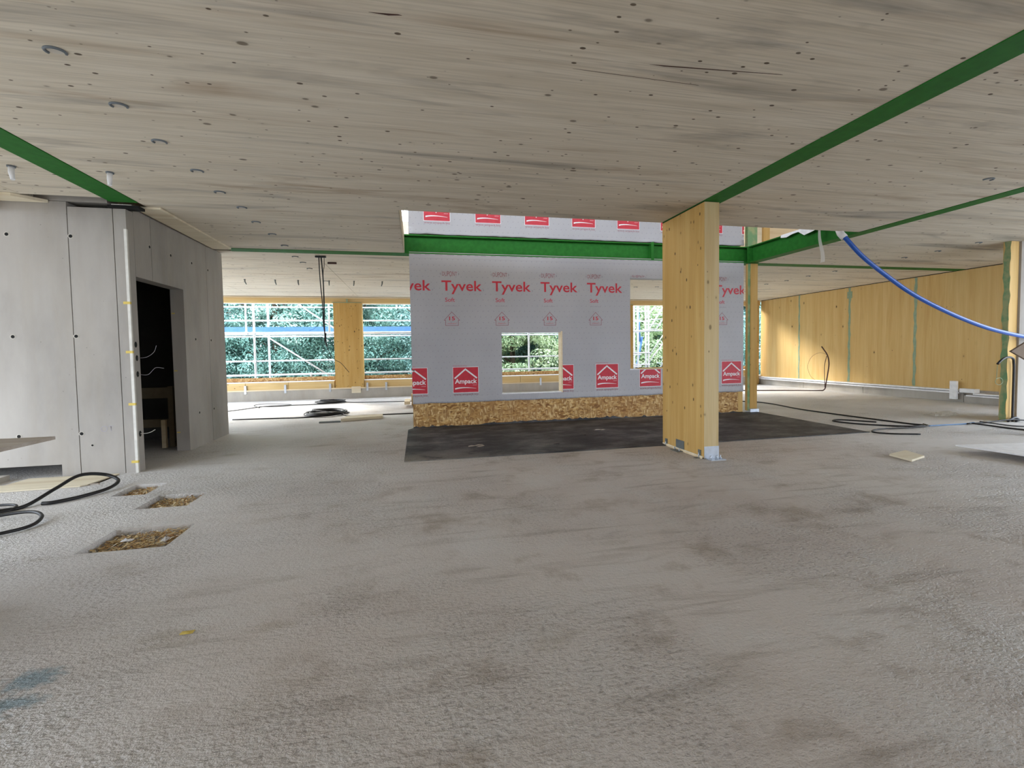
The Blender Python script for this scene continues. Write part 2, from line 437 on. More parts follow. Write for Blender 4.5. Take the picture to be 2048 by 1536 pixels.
# ground outside, one storey below
gr = newbm(); N = 30
gv = [[gr.verts.new((-60+130*i/N, -60+120*j/N, -3.8+ (max(0, (-60+120*j/N)-24)*.10) + .15*math.sin(i*1.7+j))) for j in range(N+1)] for i in range(N+1)]
for i in range(N):
    for j in range(N): gr.faces.new((gv[i][j], gv[i+1][j], gv[i+1][j+1], gv[i][j+1])).smooth = True
M_bounce = plain('pale bounce', (.50, .48, .45), .9)
tag(box('bounce_strip', -30, 40, 15.5, 19.0, -3.9, -3.45, M_bounce), 'pale bounce strip at the foot of the building, unseen and added to brighten the far ceiling', kind='structure')  # unseen reflector strip, added to bounce daylight up to the far ceiling
tag(link('ground', gr, M_grass), 'pale gravelly site ground outside below the building', kind='structure')

# ------------------------------------------------------------------ steel beams (I profiles painted green)
def ibeam_x(x0, x1, yc, z0, z1, w=.24, tf=.02, tw=.014):
    bm = newbm(); bx(bm, x0, x1, yc-w/2, yc+w/2, z0, z0+tf); bx(bm, x0, x1, yc-w/2, yc+w/2, z1-tf, z1); bx(bm, x0, x1, yc-tw/2, yc+tw/2, z0+tf, z1-tf); return bm
def ibeam_y(y0, y1, xc, z0, z1, w=.24, tf=.02, tw=.014):
    bm = newbm(); bx(bm, xc-w/2, xc+w/2, y0, y1, z0, z0+tf); bx(bm, xc-w/2, xc+w/2, y0, y1, z1-tf, z1); bx(bm, xc-tw/2, xc+tw/2, y0, y1, z0+tf, z1-tf); return bm
ZB, ZT = CEIL-.006, CEIL+.33
def beam(bm, label):
    b = link('steel_beam', bm, M_green); return tag(b, label, 'steel beam')
beam(ibeam_y(YB, 6.14, -3.22, ZB, ZT, .275), 'green steel beam in the ceiling ending on the left concrete wall corner')
beam(ibeam_y(YB, 5.96, 3.55, ZB, ZT, .255), 'wide green steel beam in the ceiling running onto the timber post')
b6 = beam(ibeam_y(YB, 8.42, 6.895, ZB, ZT, .205), 'green steel beam along the right edge of the ceiling opening')
bl = beam(ibeam_x(-3.0, 12.7, 8.565, ZB, ZT, .24), 'long green steel beam crossing in front of the white wrapped wall')
box('stiffener_plate', 4.605, 4.665, 8.44, 8.556, ZB+.0, ZT+.03, M_green, bl)
box('joint_plate', 6.78, 7.02, 8.40, 8.437, ZB-.005, ZT+.0, M_green, b6)

# ------------------------------------------------------------------ concrete core on the left
core = empty('wall_left', kind='structure', label='light grey cast concrete core wall with a doorway')
CT = 3.125
def cpan(*a, m=M_conc): return box('concrete_panel', *a, m, core)
SH = .004
# front face (y = 6.2), thickness .2
fx = [(-8.0, -6.2), (-6.2, -5.0), (-5.0, -3.815), (-3.815, -3.37), (-3.37, -3.24)]
for i, (a, b) in enumerate(fx):
    z0 = 0
    top = CT if b < -3.4 else 3.07
    if b <= -3.815+1e-6:
        x1_ = min(b, -4.0)
        if b > -4.01: # panel with the slot at its foot
            bm = newbm(); bx(bm, a+SH, -4.0, 6.2, 6.4, .145, top); bx(bm, -4.0, b-SH, 6.2, 6.4, 0, top); bmesh.ops.remove_doubles(bm, verts=bm.verts, dist=1e-5)
            link('concrete_panel', bm, M_conc, core)
        else: cpan(a+SH, b-SH, 6.2, 6.4, .145, top)
    else: cpan(a+SH, b-(SH if b < -3.25 else 0), 6.2, 6.34 if b > -3.3 else 6.4, 0, top)
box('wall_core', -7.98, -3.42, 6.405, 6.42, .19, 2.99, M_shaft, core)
# side face (x = -3.24), thickness .17, doorway y 6.34..7.48 z 0..2.32
bm = newbm(); bx(bm, -3.41, -3.24, 6.345, 6.70-SH, 2.32, CT); link('concrete_panel', bm, M_conc, core)
cpan(-3.41, -3.24, 6.70+SH, 8.26-SH, 2.32, CT)
cpan(-3.41, -3.24, 7.48, 8.26-SH, 0, 2.32-.0)
cpan(-3.41, -3.24, 8.26+SH, 8.885, 0, CT)
cpan(-3.41, -3.245, 6.341, 6.344, 0, 2.32)
cpan(-8.0, -3.41, 8.73, 8.885, 0, CT, m=M_conc2)
box('shaft_shade_sheet', -7.84, -3.42, 8.70, 8.729, 0, 2.99, M_shaft, core)  # dark sheet added over the concrete to carry the painted doorway shade
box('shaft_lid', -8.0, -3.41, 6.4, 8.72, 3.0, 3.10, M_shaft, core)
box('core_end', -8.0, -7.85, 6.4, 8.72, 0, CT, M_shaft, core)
box('duct_lid', -4.6, -4.0, 6.40, 7.1, .15, .18, M_conc2, core); box('duct_end', -4.6, -4.0, 7.1, 7.14, 0, .15, M_conc2, core)
# tie holes
def tie(x, z, face, y=None, r=.022):
    bm = newbm()
    c = Vector((x, 6.2, z)) if face == 'f' else Vector((-3.24, x, z))
    nrm = Vector((0, -1, 0)) if face == 'f' else Vector((1, 0, 0))
    a = nrm.orthogonal().normalized(); b = nrm.cross(a)
    ring = []
    for rr, dz, mi in ((r*1.35, .0015, 0), (r*.85, .003, 0), (r*.75, -.003, 1)):
        ring.append([bm.verts.new(c+nrm*dz+(a*math.cos(t*PI/6)+b*math.sin(t*PI/6))*rr) for t in range(12)])
    for i in (0, 1):
        for k in range(12):
            f = bm.faces.new((ring[i][k], ring[i][(k+1) % 12], ring[i+1][(k+1) % 12], ring[i+1][k])); f.material_index = i
    f = bm.faces.new([bm.verts.new(c+nrm*.0035+(a*math.cos(t*PI/6)+b*math.sin(t*PI/6))*r*.84) for t in range(12)]); f.material_index = 1
    link('tie_hole', bm, [M_conc2, M_dark], core)
for x in (-3.79, -4.39):
    for z in (.49, 1.61, 2.74): tie(x, z, 'f')
tie(-3.69, .35, 'f', r=.014)
for (y, z) in ((6.66, 2.74), (7.17, 2.74), (7.77, 2.75), (8.31, 2.74), (7.79, 1.62), (8.32, 1.62), (7.81, .51), (8.32, .51)): tie(y, z, 's')
for (y, z) in ((6.27, 1.51), (6.28, 1.35), (6.28, 1.16), (6.27, .45)):
    bm = newbm(); 
    vv = [bm.verts.new((-3.237, y+.022*math.cos(t*PI/6), z+.032*math.sin(t*PI/6))) for t in range(12)]; bm.faces.new(vv)
    vv2 = [bm.verts.new((-3.2395, y+.026*math.cos(t*PI/6), z+.036*math.sin(t*PI/6))) for t in range(12)]
    for t in range(12): bm.faces.new((vv[t], vv[(t+1) % 12], vv2[(t+1) % 12], vv2[t]))
    link('cable_outlet', bm, M_dark, core)
box('corner_bead', -3.262, -3.234, 6.188, 6.215, 0, 2.84, M_pla, core)
for (y, z) in ((6.10, 1.99), (6.13, 1.42), (6.15, .81), (6.14, .13)):
    box('yellow_mark', -3.30, -3.231, 6.184, 6.21, z-.012, z+.016, M_yel, core)
for z in (1.98, 1.16, .27): box('yellow_mark', -3.40, -3.36, 7.476, 7.48, z-.008, z+.008, M_yel, core)
# pencilled letters on the concrete
def text_bm(s, size, bold=0., y=0, center=False, sx=1.0):
    cu = bpy.data.curves.new('t', 'FONT'); cu.body = s; cu.size = 1; cu.offset = bold; cu.resolution_u = 3
    o = bpy.data.objects.new('t', cu); COL.objects.link(o)
    dg = bpy.context.evaluated_depsgraph_get(); me = bpy.data.meshes.new_from_object(o.evaluated_get(dg))
    bm = newbm(); bm.from_mesh(me); bpy.data.objects.remove(o); bpy.data.curves.remove(cu); bpy.data.meshes.remove(me)
    xs = [v.co.x for v in bm.verts]; x0, x1 = min(xs), max(xs)
    for v in bm.verts:
        x = (v.co.x-x0)*size*sx; z = v.co.y*size
        if center: x -= (x1-x0)*size*sx/2
        v.co = Vector((x, y, z))
    return bm
def text_fit(s, width, cap, bold=0., y=0):
    """text whose cap height is cap and whose width is width, left aligned at 0"""
    bm = text_bm(s, 1, bold)
    xs = [v.co.x for v in bm.verts]; 
    capu = .729
    for v in bm.verts: v.co = Vector((v.co.x/max(xs)*width, y, v.co.z/capu*cap))
    return bm
bm = text_fit('OT', .13, .075, -.01); bmesh.ops.translate(bm, verts=bm.verts, vec=(-3.60, 6.1985, .50))
link('pencil_mark', bm, M_grp, core)

# plywood soffit strips closing the gap between core and ceiling, one missing piece at the left
st = box('soffit_board', -3.20, -2.93, 6.30, 8.44, 3.108, 3.133, M_ply); tag(st, 'pale plywood soffit strip along the top of the concrete doorway wall', 'board')
bm = newbm(); poly_prism(bm, [(-7.9, 5.98), (-4.18, 5.98), (-3.98, 6.19), (-7.9, 6.19)], 3.10, 3.132)
tag(link('soffit_board', bm, M_ply), 'pale plywood soffit strip above the far left concrete wall', 'board')
# steel bearing under the left beam, sitting on the concrete corner
bp_ = box('bearing_plate', -3.40, -3.09, 6.17, 6.30, 3.075, 3.105, M_dark); tag(bp_, 'black bearing plate where the left green beam meets the concrete corner', 'plate')
box('shim', -3.36, -3.16, 6.168, 6.24, 3.106, 3.112, M_pla, bp_)

# shaft inside the core: timber guard rails seen through the doorway
M_brnr = plain('shade-darkened rail timber', (.16, .125, .08), .85)  # dimness inside the doorway put into the rail colour
gr_ = empty('guard_rail', (-4.0, 7.9, 0), label='timber guard rail inside the dark concrete doorway', cat='guard rail')
box('rail', -.75, .45, 0, .04, .74, .90, M_brnr, gr_); box('rail', -.75, .45, 0, .04, .30, .42, M_brnr, gr_)
box('upright', .33, .40, -.06, 0, 0, .92, M_brnr, gr_); box('upright', -.6, -.53, -.06, 0, 0, .92, M_brnr, gr_)
tag(box('timber_batten', -3.745, -3.69, 7.78, 7.83, 0, .42, M_batten), 'short pale batten standing inside the concrete doorway', 'batten')

# wires poking from the door jamb outlets
def cable(name, pts, r, m, label, cat='cable', n=8, seg=6, group=None):
    o = link(name, tube(newbm(), spline(pts, n), r, seg), m); return tag(o, label, cat, group)
cable('wire', [(-3.24, 6.28, 1.35), (-3.15, 6.30, 1.36), (-3.10, 6.36, 1.42), (-3.08, 6.38, 1.50)], .0025, M_grp, 'thin grey wire from the second outlet of the concrete door jamb')
cable('wire', [(-3.24, 6.28, 1.16), (-3.15, 6.31, 1.15), (-3.09, 6.36, 1.23), (-3.02, 6.40, 1.22)], .0025, M_grp, 'thin grey wire from the third outlet of the concrete door jamb')
cable('wire', [(-3.24, 6.27, .45), (-3.17, 6.31, .45), (-3.12, 6.35, .48)], .004, M_pla, 'short pale wire end from the lowest outlet of the door jamb')

# ------------------------------------------------------------------ far facade
wf = empty('wall_back', kind='structure', label='far facade with sill beam, lintel and open window band')
Y = 15.05
bm = bx(newbm(), X0, X1, Y, 15.33, 0, .30); link('concrete_curb', bm, M_conc2, wf)
for i, (a, b) in enumerate(((X0, -5.01), (-5.0, -3.82), (-3.81, -2.5), (-1.61, 0.6), (.61, 3.4), (3.41, 6.2), (6.21, 9), (9.01, 12.2))):
    box('sill_beam', a, b, Y+.03, 15.30, .32, .545, M_lam, wf)
box('sill_batten', X0, X1, Y-.01, 15.32, .30, .335, M_batten, wf)
bm = bx(newbm(), X0, -2.5, Y+.02, 15.30, .545, .565); bx(bm, -1.61, 12.2, Y+.02, 15.30, .545, .565); link('sill_cover', bm, M_white, wf)
box('outer_sill_board', X0, 12.6, 15.34, 15.38, .45, .685, M_osb, wf)
box('lintel_beam', X0, 12.7, Y+.03, 15.30, 2.95, 3.09, M_lam, wf)
box('lintel_batten', X0, 12.7, Y+.0, 15.30, 3.095, 3.125, M_batten, wf)
for x in (-5.0, -3.9, -2.62, -1.52, -.95, 1.9, 4.1):
    box('steel_angle', x-.03, x+.03, Y-.012, Y+.03, .22, .47, M_zinc, wf)
box('floor_patch', -1.99, -1.72, Y-.02, Y+.0, .16, .36, M_ply, wf)
def far_post(x0, x1, label):
    p = empty('timber_post', ((x0+x1)/2, Y+.12, 0), label=label, cat='post')
    hw = (x1-x0)/2
    box('shaft', -hw, hw, -.13, .14, .335, 2.95, M_post, p)
    box('green_top_plate', -hw-.03, hw, -.14, .14, 2.952, 2.965, M_tape, p)
    box('tape_tab', -.03, .01, -.145, -.125, 2.96, 3.07, M_tape, p)
    box('base_batten', -hw, hw+.05, -.15, .14, .30, .333, M_batten, p)
    return p
far_post(-2.46, -1.62, 'far glulam post between the two window bays left of the wrapped wall')
far_post(6.9, 7.5, 'far glulam post behind the wrapped wall')
fp = box('timber_post', 12.22, 12.36, 14.9, 15.05, 0.0, 3.13, M_post); tag(fp, 'slim timber post at the far right end of the window band', 'post')
fp = box('timber_post', 12.38, 12.53, 14.93, 15.05, 0.0, 3.13, M_post); tag(fp, 'timber post standing against the yellow wall at its far end', 'post')

# ------------------------------------------------------------------ right: yellow cross-laminated wall
wr = empty('wall_right', kind='structure', label='golden cross-laminated timber wall with taped vertical joints')
ys = [7.2, 9.56, 11.42, 13.27, 15.05]
for i in range(4):
    box('wall_panel', 12.7, 12.85, ys[i]+.004, ys[i+1]-.004, .30, CEIL, M_clt, wr)
for i, y in enumerate(ys[1:-1]):
    bm = newbm(); tw = .035 if i < 2 else .028
    n = 24
    pr = None
    for k in range(n+1):
        z = .31+(CEIL-.33)*k/n; w1 = tw*(1+.25*math.sin(k*2.1+i)); dy = .008*math.sin(k*1.3+i*2)
        cur = (bm.verts.new((12.697, y-w1+dy, z)), bm.verts.new((12.697, y+w1+dy, z)))
        if pr: bm.faces.new((pr[0], pr[1], cur[1], cur[0]))
        pr = cur
    link('joint_tape', bm, M_tape, wr)
box('tape_patch', 12.692, 12.696, 11.34, 11.50, 2.80, 3.0, M_tape, wr)
box('wall_end_panel', 12.7, 12.85, 5.9, 7.19, .30, CEIL, M_clt, wr)
box('plinth_board', 12.72, 12.84, 5.9, 15.05, .0, .298, M_plyd, wr)
box('dark_gap', 12.68, 12.70, 5.9, 15.0, 3.12, CEIL, M_dark, wr)
for (a, b) in ((8.40, 10.9), (10.91, 13.0), (13.01, 15.0)): box('concrete_curb', 12.64, 12.86, a, b, 0, .20, M_conc2, wr)
box('concrete_curb', 12.64, 12.86, 5.9, 8.39, 0, .17, M_conc2, wr)
box('ledge_board', 12.54, 12.7, 8.45, 14.95, .262, .30, M_white, wr); box('ledge_board', 12.56, 12.7, 8.45, 14.95, .205, .245, M_white, wr)
box('ledge_board', 12.54, 12.7, 7.3, 8.15, .20, .235, M_white, wr); box('ledge_board', 12.56, 12.7, 7.3, 8.3, .155, .185, M_white, wr)
box('ledge_board', 12.54, 12.7, 8.12, 8.42, .24, .33, M_white, wr)
t = box('upright_batten', 12.50, 12.56, 8.46, 8.60, .07, .50, M_white); tag(t, 'short white batten standing upright against the ledge of the yellow wall', 'batten')

# nearer right: timber wall end and concrete wall
we = empty('wall_front_right', kind='structure', label='end of a golden timber wall beside a light concrete wall')
box('timber_panel', 10.085, 10.29, 6.06, 6.16, 0, CEIL, M_clt, we)
bm = newbm(); pr = None
for k in range(31):
    z = .0+CEIL*k/30; w1 = .045+.010*math.sin(k*1.9); yc_ = 6.10+.008*math.sin(k*.8)
    cur = (bm.verts.new((10.081, yc_-w1, z)), bm.verts.new((10.081, yc_+w1, z)))
    if pr: bm.faces.new((pr[0], cur[0], cur[1], pr[1]))
    pr = cur
link('joint_tape', bm, M_gtape, we)
box('concrete_panel', 10.295, XR, 6.03, 6.28, 0, CEIL-.002, M_conc, we)

# other sides of the storey (open bays that let the daylight in)
wl = empty('wall_side_left', kind='structure', label='open facade on the left side')
box('curb', XL, XL+.15, YB, 6.2, 0, .06, M_conc2, wl); box('lintel', XL, XL+.15, YB, 6.2, 3.0, CEIL, M_lam, wl)
for y in (-4.6, -1.6, 1.2): box('post', XL, XL+.15, y, y+.25, .06, 3.0, M_post, wl)
wq = empty('wall_side_right', kind='structure', label='open facade on the right side')
box('curb', XN-.15, XN, YB, 5.2, 0, .06, M_conc2, wq); box('lintel', XN-.15, XN, YB, 5.2, 3.0, CEIL, M_lam, wq)
for y in (-4.6, -1.6, 1.2): box('post', XN-.15, XN, y, y+.25, .06, 3.0, M_post, wq)
wz = empty('wall_rear', kind='structure', label='facade behind the camera')
box('curb', XL, XN, -5.05, -4.85, 0, .55, M_conc2, wz); box('lintel', XL, XN, -5.05, -4.85, 2.6, CEIL, M_lam, wz)
for x in (XL, -1.4, 1.85, 5.1, 8.35): box('wall_panel', x, min(x+(2.2 if x == 1.85 else 3.2), XN), -5.05, -4.85, .55, 2.6, M_clt, wz)

# ------------------------------------------------------------------ patio wall wrapped in membrane
BY = 8.45
wp = empty('wall_patio', kind='structure', label='patio wall wrapped in grey printed membrane over strand board')
def wall_with_openings(name, x0, x1, z0, z1, y0, y1, ops, m, parent):
    xs = sorted({x0, x1} | {c for o in ops for c in o[:2]}); zs = sorted({z0, z1} | {c for o in ops for c in o[2:]})
    bm = newbm(); V = {}
    def v(x, y, z):
        k = (round(x, 4), round(y, 4), round(z, 4))
        if k not in V: V[k] = bm.verts.new((x, y, z))
        return V[k]
    def void(i, j):
        if i < 0 or j < 0 or i >= len(xs)-1 or j >= len(zs)-1: return True
        cx, cz = (xs[i]+xs[i+1])/2, (zs[j]+zs[j+1])/2
        return any(o[0] < cx < o[1] and o[2] < cz < o[3] for o in ops)
    for i in range(len(xs)-1):
        for j in range(len(zs)-1):
            if void(i, j): continue
            a, b, c, d = xs[i], xs[i+1], zs[j], zs[j+1]
            bm.faces.new((v(a,y0,c), v(b,y0,c), v(b,y0,d), v(a,y0,d))); bm.faces.new((v(a,y1,c), v(a,y1,d), v(b,y1,d), v(b,y1,c)))
            if void(i-1, j): bm.faces.new((v(a,y0,c), v(a,y0,d), v(a,y1,d), v(a,y1,c)))
            if void(i+1, j): bm.faces.new((v(b,y0,c), v(b,y1,c), v(b,y1,d), v(b,y0,d)))
            if void(i, j-1): bm.faces.new((v(a,y0,c), v(a,y1,c), v(b,y1,c), v(b,y0,c)))
            if void(i, j+1): bm.faces.new((v(a,y0,d), v(b,y0,d), v(b,y1,d), v(a,y1,d)))
    return link(name, bm, m, parent)
OP1 = (1.55, 2.735, .575, 1.73); OP3 = (4.14, 5.45, .97, 2.775)
BX0, BX1 = -.08, 6.71
wall_with_openings('stud_wall', BX0+.004, BX1-.004, 0.0, 3.126, BY+.026, BY+.11, [OP1, OP3], M_ply, wp)
# membrane sheet: slightly proud, lower edge ragged and turned
def sheet(x0, x1, z0, z1, ops, y, nx, raggy):
    xs = sorted(set([round(x0+(x1-x0)*i/nx, 4) for i in range(nx+1)]) | {c for o in ops for c in o[:2]}); 
    zs = sorted({z0, z0+.03, z0+.09, z0+.12, z1} | {c for o in ops for c in o[2:]})
    bm = newbm(); V = {}; r = random.Random(8)
    jit = {x: (r.uniform(-1, 1), r.uniform(-1, 1)) for x in xs}
    def v(x, z):
        k = (x, z)
        if k not in V:
            zz, yy = z, y
            if z == z0: zz += raggy*jit[x][0]; yy -= .006+.006*jit[x][1]
            elif z == z0+.03: yy -= .010+.008*jit[x][0]
            elif z == z0+.09: yy -= .004*(1+jit[x][1])
            V[k] = bm.verts.new((x, yy, zz))
        return V[k]
    for i in range(len(xs)-1):
        for j in range(len(zs)-1):
            cx, cz = (xs[i]+xs[i+1])/2, (zs[j]+zs[j+1])/2
            if any(o[0] < cx < o[1] and o[2] < cz < o[3] for o in ops): continue
            bm.faces.new((v(xs[i], zs[j]), v(xs[i+1], zs[j]), v(xs[i+1], zs[j+1]), v(xs[i], zs[j+1]))).smooth = zs[j] < z0+.1
    return bm
bm = sheet(BX0, BX1, .448, 3.16, [OP1, OP3], BY+.0, 70, .006)
# folded returns round the left edge
bx(bm, BX0-.002, BX0, BY-.0, BY+.11, .45, 3.12); 
o = link('membrane', bm, M_wrap, wp); o['label'] = 'grey house wrap printed with red brand names'
sm = o.modifiers.new('s', 'SOLIDIFY'); sm.thickness = .002
box('osb_board', BX0+.003, 6.60, BY+.012, BY+.026, .02, .47, M_osb, wp); box('osb_board', 6.604, BX1, BY+.012, BY+.026, .02, .47, M_clt, wp)
# opening linings
def lining(o, t=.022, y0=BY-.012, y1=BY+.16):
    a, b, c, d = o
    box('jamb_board', b-t, b+.006, y0, y1, c-.005, d+.01, M_batten, wp); box('jamb_board', a-.006, a+t*.5, y0+.008, y1, c-.005, d, M_wrap, wp)
    box('head_board', a, b, y0+.008, y1, d-.008, d+.004, M_wrap, wp)
    box('sill_strip', a, b, y0+.004, y1, c-.006, c+.012, M_white, wp)
lining(OP1); lining(OP3)
box('sill_plank', 4.32, 5.45, BY-.03, BY+.14, .975, 1.0, M_lam, wp)
# bitumen upturn, ragged dark foot of the wall
bm = newbm(); r = random.Random(3); pr = None
for k in range(121):
    x = BX0+(BX1-BX0)*k/120; h = .02+.014*max(0, r.gauss(.3, 1))+(.02 if 1.2 < x < 3.9 else 0)
    cur = (bm.verts.new((x, BY+.004, 0)), bm.verts.new((x, BY+.006, h)))
    if pr: bm.faces.new((pr[0], cur[0], cur[1], pr[1]))
    pr = cur
link('bitumen_upturn', bm, M_bit, wp)

# upper wrapped wall above the beam
wu = empty('wall_upper', kind='structure', label='upper wrapped wall above the green beam seen through the ceiling opening')
box('stud_wall', BX0+.004, BX1-.004, BY+.026, BY+.2, 3.50, 6.4, M_ply, wu)
bm = sheet(BX0, BX1, 3.482, 6.4, [], BY, 70, .006); bx(bm, BX0-.002, BX0, BY, BY+.2, 3.5, 6.4)
o = link('membrane', bm, M_wrap, wu); o.modifiers.new('s', 'SOLIDIFY').thickness = .002

# ---- printing
PY = BY-.004
def cut(bm, x0=None, x1=None, z0=None, z1=None):
    for co_, no in ((x0, (-1,0,0)), (x1, (1,0,0)), (z0, (0,0,-1)), (z1, (0,0,1))):
        if co_ is None: continue
        p = (co_, 0, 0) if no[0] else (0, 0, co_)
        bmesh.ops.bisect_plane(bm, geom=list(bm.verts)+list(bm.edges)+list(bm.faces), plane_co=p, plane_no=no, clear_outer=True)
    return bm
def add(dst, src, dx, dz, mi, dy=0):
    off = {}
    for v in src.verts: off[v] = dst.verts.new((v.co.x+dx, dy, v.co.z+dz))
    for f in src.faces:
        try: dst.faces.new([off[v] for v in f.verts]).material_index = mi
        except ValueError: pass
    src.free()
def quad(bm, x0, x1, z0, z1, mi, dy=0): bm.faces.new([bm.verts.new(p) for p in ((x0,dy,z0),(x1,dy,z0),(x1,dy,z1),(x0,dy,z1))]).material_index = mi
def strip(bm, pts, w, mi, dy=0, closed=False):
    n = len(pts)
    for i in range(n if closed else n-1):
        a = Vector((pts[i][0], pts[i][1])); b = Vector((pts[(i+1) % n][0], pts[(i+1) % n][1])); d = (b-a).normalized(); q = Vector((-d.y, d.x))*w/2; a = a-d*w/2; b = b+d*w/2
        bm.faces.new([bm.verts.new((p.x, dy, p.y)) for p in (a-q, b-q, b+q, a+q)]).material_index = mi
def tyvek_unit():
    """origin at the T's top-left foot (x of T, baseline z=0)"""
    bm = newbm()
    add(bm, text_fit('Tyvek', .735, .19, .014), 0, 0, 0); add(bm, text_fit('.', .018, .19*.9, 0), .755, 0, 2)
    # oval word mark
    t = text_fit('DUPONT', .27, .068, -.0); 
    for v in t.verts: v.co.z = v.co.z*(1+.35*(1-((v.co.x-.135)/.135)**2)) - .010*(1-((v.co.x-.135)/.135)**2)
    add(bm, t, .015, .27, 1)
    for sx_, s in ((-.005, -1), (.305, 1)):
        bm.faces.new([bm.verts.new(p) for p in ((sx_, 0, .27), (sx_+s*.022, 0, .30), (sx_, 0, .33))]).material_index = 2
    add(bm, text_fit('Soft', .175, .075, .004), .06, -.20, 0); add(bm, text_fit('antireflex', .22, .026, 0), .06, -.285, 2)
    P_ = [(.06, -.63), (.06, -.535), (.035, -.535), (.175, -.385), (.315, -.535), (.29, -.535), (.29, -.63)]
    strip(bm, P_, .008, 1, closed=True)
    add(bm, text_fit('15', .105, .07, .02), .125, -.535, 0); add(bm, text_fit('YEARS', .10, .018, 0), .128, -.572, 2); add(bm, text_fit('WARRANTY', .17, .018, 0), .092, -.605, 0)
    return bm
def ampack_unit():
    """origin lower-left corner of the red square, .46 x .46"""
    bm = newbm(); S = .46
    quad(bm, -.008, S+.008, -.008, S+.008, 3, .0006); quad(bm, 0, S, 0, S, 0, 0)
    strip(bm, [(.035, .265), (.225, .425), (.425, .265)], .026, 3, -.0008)
    add(bm, text_fit('Ampack', .405, .085, .02), .03, .165, 3, -.0008)
    add(bm, text_fit('switzerland', .075, .012, 0), .355, .128, 3, -.0008)
    pts = [(.03+.39*i/8, .068+.018*math.sin(PI*(i/8)**.8)) for i in range(9)]
    for i in range(8):
        w1 = .013*(1-i/9); w2 = .013*(1-(i+1)/9); a, b = pts[i], pts[i+1]
        bm.faces.new([bm.verts.new(p) for p in ((a[0],-.0008,a[1]-w1), (b[0],-.0008,b[1]-w2), (b[0],-.0008,b[1]+w2), (a[0],-.0008,a[1]+w1))]).material_index = 3
    add(bm, text_fit('www.ampack.biz', S, .036, .002), 0, -.052, 1, 0)
    add(bm, text_fit('Distributed by:', .26, .018, 0), .0, S+.02, 0, 0)
    return bm
PM = [M_red, M_redg, M_grp, M_pw]
def brand(unit, x, z, parent, **c):
    bm = unit(); bmesh.ops.translate(bm, verts=bm.verts, vec=(x, PY, z))
    if c: cut(bm, **c)
    if len(bm.faces): return link('brand_print', bm, PM, parent)
ty0 = None
for i in range(-1, 7):
    x = .475+.925*i
    if i == -1: brand(tyvek_unit, x, 2.483, wp, x0=BX0)
    elif i == 6: brand(tyvek_unit, x, 2.483, wp, x1=BX1)
    elif i == 4: brand(tyvek_unit, x, 2.483, wp, z0=2.785)
    elif i == 5: brand(tyvek_unit, x, 2.483, wp, x0=5.47)
    elif ty0 is None: ty0 = brand(tyvek_unit, x, 2.483, wp); ty0x = x
    else:
        o = ty0.copy(); COL.objects.link(o); o.parent = wp; o.location.x = x-ty0x
am0 = None
for i in range(-1, 7):
    x = .65+.925*i
    if i == -1: brand(ampack_unit, x, .628, wp, x0=BX0)
    elif i == 1: brand(ampack_unit, x, .628, wp, z1=.565)
    elif i == 2: brand(ampack_unit, x, .628, wp, x0=2.745)
    elif i == 4: brand(ampack_unit, x, .628, wp, z1=.966)
    elif i == 5: brand(ampack_unit, x, .628, wp, z1=.966)
    elif am0 is None: am0 = brand(ampack_unit, x, .628, wp); am0x = x
    else:
        o = am0.copy(); COL.objects.link(o); o.parent = wp; o.location.x = x-am0x
for i in range(8):
    x = .19+.925*i
    if i == 7: brand(ampack_unit, x, 3.722, wu, x1=BX1); continue
    o = am0.copy(); COL.objects.link(o); o.parent = wu; o.location = (x-am0x, 0, 3.722-.628)
# dashed edge printing
bm = newbm(); r = random.Random(5); x = .0
while x < 6.6:
    L = r.choice((.06, .09, .13)); quad(bm, x, x+L, 3.112, 3.124, 0); x += L+r.uniform(.05, .1)
quad(bm, 0, 6.7, 3.052, 3.055, 0)
bmesh.ops.translate(bm, verts=bm.verts, vec=(0, PY, 0)); o = link('edge_print', bm, M_grp, wp)
o2 = o.copy(); COL.objects.link(o2); o2.parent = wu; o2.location.z = .40

# patio post beside the wrapped wall (through both storeys)
pp = empty('timber_post', (6.93, 8.50, 0), label='slim timber post with green tape at the right end of the wrapped wall', cat='post')
box('shaft', -.06, .11, -.06, .045, .08, 3.12, M_post, pp); box('green_tape', -.115, -.055, -.052, -.046, .04, 3.12, M_gtape, pp); box('backing', -.115, -.06, -.046, .02, .04, 3.12, M_clt, pp)
box('base_bracket', -.08, .13, -.10, .05, 0, .075, M_zinc, pp)
box('upper_shaft', -.115, .11, -.04, .045, 3.48, 6.3, M_gtape, pp)

# patio floor sheet
bm = newbm()
poly_prism(bm, [(-.18, 5.85), (6.94, 5.87), (7.02, 8.40), (6.72, 8.452), (-.08, 8.452), (-.17, 8.3)], .001, .012)
mb = tag(link('bitumen_sheet', bm, M_bit), 'black bitumen sheet on the floor in front of the wrapped wall', 'sheet')

# cladding of the ceiling opening: thin board edges
rim = empty('void_rim', kind='structure', label='cut edges of the ceiling opening above the patio')
box('rim_board', VX0-.0, VX0+.012, VY0, VY1-.01, CEIL+.002, CEIL+TH, M_ply, rim)

